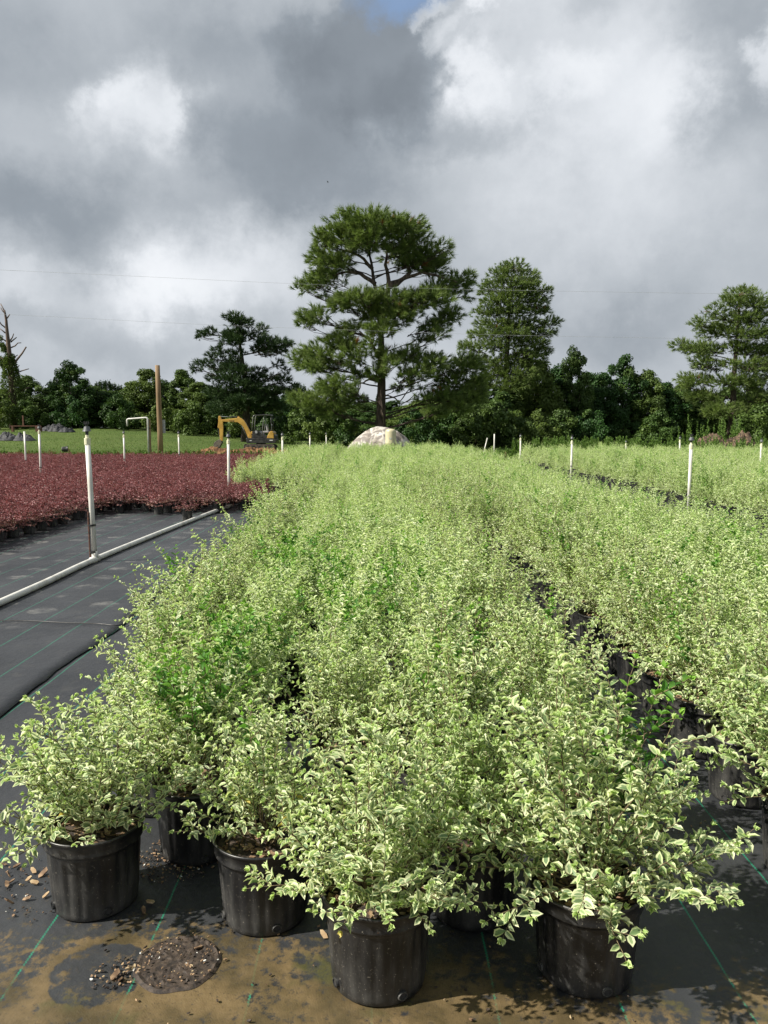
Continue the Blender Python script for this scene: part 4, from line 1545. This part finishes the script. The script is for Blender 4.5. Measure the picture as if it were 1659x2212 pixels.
for i, L_ in enumerate(lim):
    r0 = (.24, .20, .17, .17, .14, .16, .09, .06, .07)[i]
    pts = []
    for j in range(len(L_) - 1):
        for s in range(3):
            t = s / 3
            pts.append(Vector(L_[j]).lerp(Vector(L_[j + 1]), t) + Vector((random.gauss(0, .04), random.gauss(0, .04), random.gauss(0, .04))))
    pts.append(Vector(L_[-1]))
    b.tube(pts, [r0 * (1 - .7 * q / (len(pts) - 1)) for q in range(len(pts))], 8, False)
b.build('bare_limbs', 'bark', e, True)

D2 = 76.0
k2 = D2 / FPX / 3.9375 / 2.765
left_p = [(640, 300, 100, 40), (720, 360, 140, 50), (900, 380, 75, 45), (560, 425, 110, 45), (350, 440, 100, 40), (250, 475, 60, 40), (700, 470, 160, 50), (880, 490, 90, 40), (620, 555, 140, 50),
          (1000, 560, 120, 45), (1120, 560, 120, 50), (1230, 560, 45, 28), (950, 630, 140, 45), (480, 640, 100, 45), (370, 690, 95, 40), (1130, 640, 90, 38), (560, 740, 110, 50), (300, 790, 110, 48), (200, 830, 55, 40),
          (420, 815, 105, 48), (600, 825, 130, 60), (720, 870, 130, 60), (1100, 780, 60, 42), (1180, 860, 45, 36), (880, 865, 85, 45), (380, 930, 85, 45), (550, 940, 140, 50), (850, 940, 105, 45), (1000, 930, 105, 45),
          (1150, 960, 95, 45), (1280, 1020, 48, 28), (750, 1000, 180, 50), (480, 1080, 170, 70), (900, 1080, 180, 70), (650, 1150, 190, 70), (1100, 1080, 140, 55), (800, 1210, 220, 70), (500, 1250, 180, 70), (1000, 1240, 180, 60), (680, 700, 90, 60)]
x2 = at((700 + 740 / 2.765) / 1.823, 930, D2).x
z2 = land(x2, D2)
yg = (428.5 - (z2 - H_CAM) * FPX / D2) * 3.9375
pine('pine_tree', (x2, D2, z2), pads_from(left_p, 740, (x2, D2, z2), D2, 700, 1150, 2.765, 1.08), 'dark spreading pine behind the excavator', 8, trunk_pts=[(0, 0, 0), (.1, 0, 3), (.0, 0, 6), (-.3, 0, 8.5), (-.6, 0, 10.4), (-.8, 0, 11.6)],
     trunk_r=.38, mat='dark_needle', tuft_per_m2=8.5, needle_len=.42, n_needles=18, nw=.024)

D3 = 76.0
k3 = D3 / FPX / 3.9375 / 1.476
rp = [(170, 160, 85, 38), (90, 200, 75, 42), (240, 200, 80, 42), (310, 210, 36, 45), (150, 265, 140, 42), (30, 270, 65, 35), (280, 290, 85, 35), (370, 300, 55, 34), (180, 335, 140, 38), (60, 360, 90, 34), (330, 350, 75, 26),
      (200, 405, 140, 34), (340, 400, 65, 26), (20, 420, 90, 34), (60, 480, 110, 34), (230, 480, 130, 34), (390, 470, 72, 26), (130, 545, 150, 36), (330, 530, 100, 30), (-30, 540, 65, 32), (260, 595, 130, 36), (60, 610, 105, 36),
      (-80, 620, 75, 34), (320, 640, 85, 36), (210, 660, 110, 42), (40, 690, 85, 42), (140, 720, 110, 40), (-100, 700, 80, 40), (300, 700, 90, 36), (90, 770, 110, 42), (210, 775, 110, 42), (20, 820, 100, 42), (170, 840, 120, 42), (290, 790, 90, 36)]
x3 = at((1900 + 135 / 1.476) / 1.823, 930, D3).x
yg3 = (428.5 + H_CAM * FPX / D3) * 3.9375
pine('pine_tree', (x3, D3, 0), pads_from(rp, 135, (x3, D3, 0), D3, 1900, 950, 1.476, 1.05), 'tall rounded pine just right of the tallest one', 12,
     trunk_pts=[(-.2, 0, 0), (-.1, 0, 4), (.0, 0, 8), (.1, 0, 11.5), (.2, 0, 14.4), (.3, 0, 15.8)], trunk_r=.36, tuft_per_m2=6.5, needle_len=.38, n_needles=18, nw=.021)
D4 = 70.0
k4 = D4 / FPX / 3.9375 / 1.476
fp = [(1470, 310, 75, 35), (1590, 310, 28, 36), (1400, 370, 75, 42), (1540, 370, 85, 42), (1620, 400, 55, 42), (1300, 420, 55, 34), (1440, 450, 110, 42), (1260, 480, 65, 35), (1560, 460, 95, 42), (1360, 520, 110, 38), (1500, 550, 120, 38),
      (1640, 540, 75, 42), (1150, 600, 55, 34), (1230, 620, 85, 34), (1330, 620, 95, 34), (1460, 620, 90, 34), (1600, 640, 105, 42), (1240, 700, 65, 34), (1350, 720, 95, 34), (1540, 730, 105, 42), (1650, 720, 75, 42), (1250, 800, 105, 38),
      (1380, 820, 100, 38), (1520, 820, 95, 38), (1640, 830, 75, 42), (1180, 840, 55, 30), (1300, 900, 110, 42), (1600, 920, 110, 42), (1350, 980, 110, 42), (1550, 1000, 95, 36), (1720, 620, 80, 45), (1730, 760, 80, 45), (1740, 900, 80, 45)]
x4 = at((1900 + 1450 / 1.476) / 1.823, 930, D4).x
yg4 = (428.5 + H_CAM * FPX / D4) * 3.9375
pine('pine_tree', (x4, D4, 0), pads_from(fp, 1450, (x4, D4, 0), D4, 1900, 950, 1.476, 1.08), 'pine with open layered branches at the far right', 15,
     trunk_pts=[(-.1, 0, 0), (.0, 0, 3), (-.05, 0, 6), (.05, 0, 9), (.1, 0, 11.4), (.2, 0, 12.8)], trunk_r=.34, tuft_per_m2=8.0, needle_len=.38, n_needles=18, nw=.020)


# ------------------------------------------------------------------ dead tree
def dead_tree():
    D = 88.0
    k = D / FPX / 3.9375 / 4.1475
    x0 = at((216 / 4.1475) / 1.823, 930, D).x
    zb = land(x0, D)
    yg = ((428.5 - (zb - H_CAM) * FPX / D) * 3.9375 - 1180) * 4.1475

    def q(x, y, dy=0):
        return Vector(((x - 200) * k, dy, (yg - y) * k))
    e = empty('dead_tree', (x0, D, zb), 0, 'bare dead tree with broken limbs and creeper on its trunk at the left edge', 'tree')
    MB().tube([q(215, yg), q(212, 1700), q(215, 1300), q(200, 1000), q(190, 750), q(178, 500), q(175, 380), q(160, 260), q(155, 220)], [.50, .38, .36, .28, .23, .16, .14, .10, .08], 12).build('trunk', 'dead_wood', e, True)
    br = [[(160, 270), (110, 230), (68, 175)], [(155, 235), (120, 190), (70, 110)], [(190, 350), (235, 285)], [(160, 500), (100, 450), (75, 400), (40, 350)], [(150, 580), (100, 540), (60, 510)], [(165, 720), (110, 680), (40, 625), (0, 640)],
          [(225, 700), (270, 650), (300, 595)], [(230, 725), (290, 680), (332, 650)], [(145, 830), (110, 770), (70, 735), (5, 780)], [(235, 810), (300, 785), (350, 740), (405, 738)], [(250, 1090), (330, 990), (410, 900), (480, 800)],
          [(250, 985), (325, 925)], [(150, 1110), (110, 1040), (70, 970), (35, 1000)], [(280, 1150), (338, 1090)], [(310, 1210), (400, 1180), (520, 1150)], [(360, 1510), (420, 1470), (485, 1440)], [(170, 1530), (100, 1540), (40, 1555)]]
    for i, pl in enumerate(br):
        dy = random.uniform(-.5, .5)
        pts = [q(x, y, dy * j / (len(pl) - 1)) for j, (x, y) in enumerate(pl)]
        r0 = .13 if i in (10, 12) else .08
        MB().tube(pts, [r0 * (1 - .45 * j / (len(pts) - 1)) for j in range(len(pts))], 7).build('limb', 'dead_wood', e, True)
    r = random.Random(4)
    P, A, N, L, W, C = [], [], [], [], [], []
    for _ in range(5200):
        t = r.random() ** .8
        y = 1750 - 850 * (1 - t) if r.random() < .85 else r.uniform(950, 1250)
        xw = 215 - (1750 - y) * .02
        rad = (.28 + .6 * smoothstep(800, 1500, y)) * r.random() ** .4
        a = r.uniform(0, 6.28)
        P.append(q(xw, y) + Vector((math.cos(a) * rad * 1.3, math.sin(a) * rad, 0)))
        d = Vector((math.cos(a), math.sin(a), r.uniform(-.8, .2)))
        A.append(d); N.append(Vector((r.gauss(0, 1), r.gauss(0, 1), 1))); L.append(r.uniform(.14, .28)); W.append(.06); C.append((r.random(), 0, 0))
    for (x, y, s) in ((60, 1000, .5), (100, 1060, .5), (30, 640, .35), (90, 760, .35), (130, 820, .4)):
        for _ in range(220):
            u = Vector((r.gauss(0, 1), r.gauss(0, .6), r.gauss(0, .8))) * s * .5
            P.append(q(x, y) + u); A.append(Vector((r.gauss(0, .5), r.gauss(0, .5), -1))); N.append(Vector((r.gauss(0, 1), r.gauss(0, 1), .3))); L.append(r.uniform(.15, .4)); W.append(.05); C.append((r.random(), 0, 0))
    me = leaves_mesh('creeper', [tuple(v) for v in P], [tuple(v) for v in A], [tuple(v) for v in N], L, W, C, 'tree_leaf', True, False)
    tag(link('creeper', me, e), kind='stuff')


dead_tree()


# ------------------------------------------------------------------ broadleaf wood
def crown_mesh(name, seed, h, w, n_lobe, leaves, size, lo=.04, peak=1.4, mat='tree_leaf'):
    r = random.Random(seed)
    P, A, N, L, W, C = [], [], [], [], [], []
    for i in range(n_lobe):
        t = (i + .5) / n_lobe
        z = h * (lo + (.94 - lo) * t)
        env = w * .5 * max(.12, math.sin(math.pi * min(1, .22 + .78 * (1 - t ** peak)) / 1.0 * .5 + 0) if True else 1) * (1 if t < .8 else (1 - t) / .2 * .75 + .25)
        a = i * 2.39996 + r.uniform(-.4, .4)
        q = env * r.uniform(.30, 1.05)
        c = Vector((math.cos(a) * q, math.sin(a) * q, z + r.uniform(-.06, .06) * h))
        rl = w * r.uniform(.07, .16) * (1.15 - .35 * t)
        shade = r.random()
        bright = 1.0 if r.random() < .12 else 0
        for _ in range(leaves):
            u = Vector((r.gauss(0, 1), r.gauss(0, 1), r.gauss(0.15, 1))).normalized()
            d = rl * (r.random() ** .30) * (1 + .6 * mnoise.noise(u * 2.3 + c))
            p = c + Vector((u.x * d, u.y * d, u.z * d * .85))
            if p.z < .05:
                continue
            nn = (u + Vector((r.gauss(0, .5), r.gauss(0, .5), r.gauss(.4, .5)))).normalized()
            P.append(p); N.append(nn); A.append(perp(nn, r)); s = size * r.uniform(.6, 1.35)
            L.append(s); W.append(s * .38); C.append((min(1, shade * .55 + r.random() * .45), 0, bright * r.uniform(.3, 1)))
    return leaves_mesh(name, [tuple(v) for v in P], [tuple(v) for v in A], [tuple(v) for v in N], L, W, C, mat, True, False)


def trunk_mesh(name, seed, h, r0):
    r = random.Random(seed)
    b = MB()
    pts = [Vector((0, 0, 0))]
    for i in range(6):
        pts.append(pts[-1] + Vector((r.gauss(0, .12), r.gauss(0, .12), h * .14)))
    b.tube(pts, [r0 * (1 - .13 * i) for i in range(7)], 8)
    for i in range(7):
        s = pts[r.choice((2, 3, 4, 5))]
        a = r.uniform(0, 6.28)
        e1 = s + Vector((math.cos(a) * h * .12, math.sin(a) * h * .12, h * .10))
        e2 = e1 + Vector((math.cos(a) * h * .08, math.sin(a) * h * .08, h * .14))
        b.tube([s, e1, e2], [r0 * .4, r0 * .28, r0 * .1], 5, False)
    return b.mesh(name, 'bark', True)


print('wood')
CR = [crown_mesh('crown_%d' % i, 40 + i, 8.0, (5.2, 4.6, 5.8, 4.2, 5.0, 5.5)[i], 78, 270, .21, .04, (1.4, 2.0, 1.2, 1.7, 2.4, 1.5)[i]) for i in range(6)]
TK = [trunk_mesh('trunk_%d' % i, 60 + i, 8.0, .17) for i in range(3)]
BU = [crown_mesh('bush_%d' % i, 80 + i, 2.6, 3.2, 16, 260, .17, .10, 1.3) for i in range(3)]


def tree(px, ytop, D, wid, ci, label, name='broadleaf_tree', group='broadleaf trees of the wood behind the lawn'):
    p = at(px, 930, D)
    zb = land(p.x, D)
    top = at(px, ytop, D).z
    s = (top - zb) / 7.9
    e = empty(name, (p.x, D, zb), random.uniform(0, 6.28), label, 'tree', group)
    o = link('crown', CR[ci % 6], e)
    sx = wid / 2.16 / FPX * D / 5.0
    o.scale = (sx, sx, s)
    tag(o, kind='stuff')
    t = link('trunk', TK[ci % 3], e)
    t.scale = (s * .7, s * .7, s * .78)


named = [
    (62, 812, 92, 95, 0, 'leafy tree rising directly behind the dead tree'), (158, 782, 90, 105, 1, 'tallest pointed broadleaf tree at the left, between the dead tree and the pole'),
    (322, 798, 92, 100, 2, 'rounded broadleaf tree just left of the wooden pole top'), (396, 798, 92, 105, 3, 'rounded broadleaf tree just right of the wooden pole'),
    (1238, 752, 80, 90, 1, 'broadleaf tree with a pale green pointed top right of the rounded pine'), (1345, 772, 84, 100, 4, 'highest broadleaf tree between the two right-hand pines'),
    (1300, 806, 82, 95, 2, 'broadleaf tree left of the highest one between the right-hand pines'), (1395, 800, 84, 95, 0, 'broadleaf tree right of the highest one between the right-hand pines'),
    (1165, 772, 79, 110, 5, 'broad dark tree under the right shoulder of the rounded pine')]
for (px, yt, D, w, ci, lab) in named:
    tree(px, yt, D, w, ci, lab)
fill = [(-60, 840, 95, 120), (-10, 848, 94, 110), (25, 842, 95, 110), (110, 838, 94, 100), (205, 836, 93, 100), (245, 842, 92, 95), (282, 834, 93, 95), (360, 822, 95, 95), (432, 826, 90, 105), (470, 838, 90, 110),
        (520, 842, 88, 120), (575, 836, 90, 120), (625, 852, 96, 110), (680, 868, 100, 110), (735, 872, 102, 110), (790, 872, 100, 120), (850, 868, 96, 120), (905, 862, 92, 120), (955, 850, 88, 120), (1000, 836, 86, 120),
        (1045, 826, 84, 120), (1095, 836, 80, 115), (1130, 812, 82, 110), (1200, 790, 82, 110), (1268, 806, 86, 100), (1430, 826, 86, 110), (1470, 832, 88, 110), (1515, 838, 90, 120), (1570, 836, 90, 120), (1625, 834, 88, 120), (1680, 836, 88, 120), (1740, 840, 90, 130)]
fill.insert(20, (1085, 846, 71, 95))
fill.insert(20, (1028, 850, 70, 95))
for i, (px, yt, D, w) in enumerate(fill):
    side = 'left of the tallest pine' if px < 760 else 'right of the tallest pine'
    tree(px, yt, D, w * 1.08, i, 'broadleaf tree in the dark wall of the wood, ' + (ORD[i] + ' from the left edge' if px < 760 else ORD[len(fill) - 1 - i] + ' from the right edge'))
for i in range(26):                                       # second row closes the gaps
    px = -80 + i * 74
    tree(px, 868 + 10 * math.sin(i * 2.1), 112, 130, i + 2, 'dim broadleaf tree in the second row of the wood, seen through gaps')


def far_pine_mesh():
    r = random.Random(9)
    P, A, N, L, W, C = [], [], [], [], [], []
    for i in range(14):
        z = 4 + 9 * i / 14
        rad = 2.0 * (1 - i / 14.5) ** .8 + .3
        for k in range(190):
            a = r.uniform(0, 6.28)
            q = rad * r.random() ** .5
            P.append((math.cos(a) * q, math.sin(a) * q, z + r.gauss(0, .35) - q * .1)); A.append((math.cos(a), math.sin(a), r.uniform(.1, .9)))
            N.append((r.gauss(0, 1), r.gauss(0, 1), r.gauss(0, 1))); L.append(r.uniform(.4, .7)); W.append(.08); C.append((r.random(), 0, 0))
    return leaves_mesh('far_pine', P, A, N, L, W, C, 'dark_needle', True, False)


FP, FT = far_pine_mesh(), MB().tube([(0, 0, 0), (0, 0, 12.5)], [.2, .04], 7).mesh('far_trunk', 'pine_bark', True)
for i, (px, yt) in enumerate([(118, 822), (128, 814), (140, 812), (152, 818), (215, 826), (224, 823), (236, 822), (248, 828), (196, 830), (262, 832), (640, 828), (655, 832), (648, 838), (672, 842), (1075, 834), (1440, 826), (1478, 824), (735, 845), (760, 850), (790, 852), (820, 850)]):
    D = 135 + 10 * math.sin(i * 3)
    p = at(px, 930, D)
    zb = land(p.x, 120)
    s = (at(px, yt, D).z - zb) / 13.2
    e = empty('distant_pine', (p.x, D, zb), i * 1.3, 'small dark pine top showing over the wood ' + ('at the left' if px < 400 else ('beside the tallest pine' if px < 1000 else 'at the right')), 'tree', 'distant pines over the wood')
    o = link('crown', FP, e)
    o.scale = (s * .95, s * .95, s)
    tag(o, kind='stuff')
    o = link('trunk', FT, e)
    o.scale = (s, s, s)

bushes = [(720, 66, 1.5, 'leafy bush left of the mottled mound'), (748, 64, 1.15, 'low leafy bush touching the left side of the mottled mound'), (655, 74, 1.3, 'rounded bush behind the short risers left of the mound'), (900, 68, 1.2, 'leafy bush right of the mottled mound'),
          (940, 70, 1.35, 'dark bush under the low boughs of the tallest pine'), (990, 70, 1.3, 'bush left of the leaning riser'), (1030, 66, 1.25, 'pale bush behind the leaning riser'), (1070, 66, 1.5, 'tall pale bush behind the bare straight riser'),
          (1110, 68, 1.2, 'bush right of the bare straight riser'), (1160, 72, 1.2, 'dark bush between two aisle risers'), (1210, 74, 1.3, 'dark bush behind the second aisle riser'), (1270, 74, 1.3, 'dark bush right of the second aisle riser'), (1420, 72, 1.2, 'dark bush left of the mulch heaps'),
          (1640, 66, 1.4, 'bush at the right edge below the far right pine'), (420, 84, 1.4, 'bush at the foot of the wood left of the excavator'), (350, 86, 1.3, 'bush at the foot of the wood behind the wooden pole'), (60, 86, 1.2, 'bush at the foot of the dead tree'), (600, 80, 1.3, 'bush behind the excavator engine hood'),
          (260, 87, 1.4, 'bush at the foot of the wood behind the standpipe'), (520, 82, 1.3, 'bush behind the excavator canopy'), (0, 85, 1.5, 'bush at the foot of the wood at the left edge'), (160, 88, 1.3, 'bush at the foot of the tallest pointed tree')]
for i, (px, D, s, lab) in enumerate(bushes):
    p = at(px, 930, D)
    e = empty('bush', (p.x, D, land(p.x, D)), i * 1.7, lab, 'bush', 'bushes along the wood')
    o = link('foliage', BU[i % 3], e)
    o.scale = (s, s, s)
    tag(o, kind='stuff')


# ------------------------------------------------------------------ weeds and grass
def weeds():
    r = random.Random(77)
    P, A, N, L, W, C = [], [], [], [], [], []

    def plume(x, y, h, wd, n, dead=0.0):
        z0 = land(x, y)
        lean = Vector((r.gauss(0, .06), r.gauss(0, .06), 1)).normalized()
        for _ in range(n):
            t = r.random()
            b = Vector((x, y, z0)) + lean * h * (.1 + .88 * t)
            a = r.uniform(0, 6.28)
            P.append(tuple(b)); A.append((math.cos(a) * .6, math.sin(a) * .6, .85)); N.append((r.gauss(0, 1), r.gauss(0, 1), .4))
            L.append(wd * (1.15 - t) * r.uniform(.6, 1.3) + .05); W.append(.019); C.append((r.random(), dead, 0))
    for _ in range(520):                                  # tall feathery weeds before the right-hand wood
        x = r.uniform(7.5, 27)
        y = r.uniform(36.5, 47)
        tall = .98 + 1.0 * smoothstep(15.5, 18, x) * smoothstep(22, 20, x) * smoothstep(42, 44.5, y)
        plume(x, y, tall * r.uniform(.65, 1.25), .22, 90)
    for _ in range(60):
        plume(at(r.uniform(690, 745), 930, 70).x, r.uniform(66, 70), r.uniform(1.2, 2.6), .35, 90)
    for _ in range(420):                                  # weedy strip along the back of the red bed
        x = r.uniform(-24, -6)
        plume(x, r.uniform(38, 44), r.uniform(.15, .45), .16, 40, 1.0 if r.random() < .22 else 0)
    for _ in range(200):
        x = r.uniform(-6, 9)
        plume(x, r.uniform(37, 50), r.uniform(.15, .5), .15, 34, 1.0 if r.random() < .2 else 0)
    me = leaves_mesh('weeds', P, A, N, L, W, C, 'weed_leaf', True, False)
    tag(link('weeds', me), 'tall feathery green weeds and weedy fringe along the back of the beds', kind='stuff')
    P, A, N, L, W, C = [], [], [], [], [], []
    for _ in range(60000):                                # lawn blades
        y = 36 + 50 * r.random() ** 1.3
        x = r.uniform(-.58, .58) * y
        P.append((x, y, land(x, y) - .01)); a = r.uniform(0, 6.28)
        A.append((math.cos(a) * .5, math.sin(a) * .5, 1)); N.append((math.cos(a + 1.6), math.sin(a + 1.6), .2)); L.append(r.uniform(.05, .13)); W.append(.014); C.append((r.random(), 1.0 if r.random() < .05 else 0, 0))
    me = leaves_mesh('lawn_blades', P, A, N, L, W, C, 'weed_leaf', True, False)
    tag(link('grass', me), 'short green grass of the lawn behind the beds', kind='stuff')


weeds()

# ------------------------------------------------------------------ overhead wires, bird
for i, (pts, lab) in enumerate([([(-60, 580), (0, 583), (300, 597), (640, 613), (1000, 625), (1659, 636), (1720, 637)], 'upper overhead wire crossing the sky and the pine tops'),
                                ([(-60, 676), (130, 685), (420, 700), (700, 711), (1100, 724), (1659, 734), (1720, 735)], 'lower overhead wire crossing in front of the pines')]):
    P = [at(x, y, 53) for x, y in pts]
    P = [P[0] + (P[0] - P[1]).normalized() * 40] + P + [P[-1] + (P[-1] - P[-2]).normalized() * 40]
    o = tubeline('overhead_wire', P, .006, 'wire', None, None, 5)
    tag(o, lab, 'wire')
p = at(708, 393, 70)
b = MB()
b.lathe([(0, -.16), (.045, -.08), (.05, .03), (.02, .14), (0, .18)], 8)
b.add([(-.02, 0, .06), (-.02, 0, -.04), (-.32, .02, -.06), (-.18, .05, .05)], [(0, 1, 2, 3)])
b.add([(.02, 0, .06), (.02, 0, -.04), (.32, .02, -.06), (.18, .05, .05)], [(0, 1, 2, 3)])
o = b.build('bird', 'feather')
o.scale = (.5, .5, .5)
o.location = p
o.rotation_euler = (R(70), R(20), R(70))
tag(o, 'tiny dark bird flying against the grey cloud', 'bird')

# ------------------------------------------------------------------ litter on the fabric near the camera
CH = []
for i in range(5):
    b = MB()
    r = random.Random(500 + i)
    chip_into(b, (0, 0, .004), r.uniform(.030, .045), r.uniform(.012, .02), .005, r)
    CH.append(b.mesh('bark_chip_%d' % i, 'chip' if i < 3 else 'chip_pale'))
spots = [(10, 1868), (22, 1890), (40, 1872), (66, 1900), (70, 1882), (92, 1888), (112, 1894), (28, 1905), (75, 1908), (130, 1900), (12, 1912), (150, 1895), (165, 1885), (130, 1925), (100, 1934), (60, 1942), (20, 1948),
         (310, 1968), (322, 1950), (700, 2020), (430, 2048), (1400, 1752), (1420, 1776), (1390, 1790), (1470, 1850), (245, 2108), (262, 2118)]
for i, (px, py) in enumerate(spots):
    g = gnd(px + random.uniform(-4, 4), py, .012)
    o = link('bark_chip', CH[i % 5])
    o.location = (g.x, g.y, .012)
    o.rotation_euler = (random.uniform(-.2, .2), random.uniform(-.2, .2), random.uniform(0, 6.28))
    o.scale = (random.uniform(.6, 1.15),) * 3
    tag(o, 'loose brown bark chip lying on the fabric ' + ('left of the leftmost front pot' if px < 200 else ('right of the foremost pots' if px > 1000 else 'between the front pots')), 'bark chip', 'loose bark chips')


def spill(cx, cy, rad, n, name, label, flat=False):
    r = random.Random(int(cx * 1000))
    b = MB()
    for _ in range(n):
        a, q = r.uniform(0, 6.28), rad * r.random() ** .6
        s = r.uniform(.002, .0065)
        chip_into(b, (cx + math.cos(a) * q, cy + math.sin(a) * q, .011 + s * .3), s * 2, s * 1.1, s * .7, r, r.choices((0, 1, 2, 3), (8, 2, 1, 9))[0])
    o = b.build(name, ['chip', 'chip_pale', 'perlite', 'wet_soil'])
    tag(o, label, kind='stuff')


x3_, y3_ = base(430, 1878)
spill(x3_ - .06, y3_ - .08, .16, 420, 'soil_crumbs', 'crumbs of potting soil spilled round the pot with green shoots')
g = gnd(110, 1915)
spill(g.x, g.y, .22, 110, 'soil_crumbs', 'crumbs of soil and perlite left of the leftmost front pot')
g = gnd(1420, 1800)
spill(g.x, g.y, .26, 80, 'soil_crumbs', 'crumbs of perlite on the dark fabric at the right')
g = gnd(250, 2110)
spill(g.x, g.y, .07, 90, 'soil_crumbs', 'crumbs of soil and twig bits beside the round dirt patch')
g = gnd(600, 2090)
spill(g.x + .25, g.y, .8, 150, 'soil_crumbs', 'sparse crumbs over the silty front fabric')


def dirt_patch():
    g = gnd(385, 2085)
    r = random.Random(8)
    n, m = 48, 12
    V = []
    for j in range(m + 1):
        t = j / m
        for k in range(n):
            a = 2 * math.pi * k / n
            q = .128 * t * (1 + .05 * mnoise.noise(Vector((math.cos(a) * 2, math.sin(a) * 2, 0))))
            f = mnoise.fractal(Vector((math.cos(a) * q * 55, math.sin(a) * q * 55, 3)), .8, 2, 4)
            z = .006 + .007 * max(0, f) + (.003 if .86 < t < .97 else 0) * (.3 + r.random())
            if j == m:
                z = .003
            V.append((math.cos(a) * q, math.sin(a) * q, z))
    F = [(j * n + k, j * n + (k + 1) % n, (j + 1) * n + (k + 1) % n, (j + 1) * n + k) for j in range(m) for k in range(n)]
    e = link('dirt_patch', mesh_from('dirt_patch', V, F, 'wet_soil', False))
    e.location = (g.x, g.y, .004)
    tag(e, 'round crust of dark soil left where a pot stood, on the silty fabric', 'dirt patch')
    b = MB()
    rr = random.Random(3)
    for _ in range(90):
        a, q = rr.uniform(0, 6.28), .125 * rr.random() ** .5
        s = rr.uniform(.002, .005)
        chip_into(b, (math.cos(a) * q, math.sin(a) * q, .016), s * 2, s, s * .7, rr, rr.choices((0, 1, 2), (8, 2, 1))[0])
    o = b.build('soil_crumbs', ['chip', 'chip_pale', 'perlite'], e)
    tag(o, kind='stuff')


dirt_patch()
print('done', len(COL.objects))
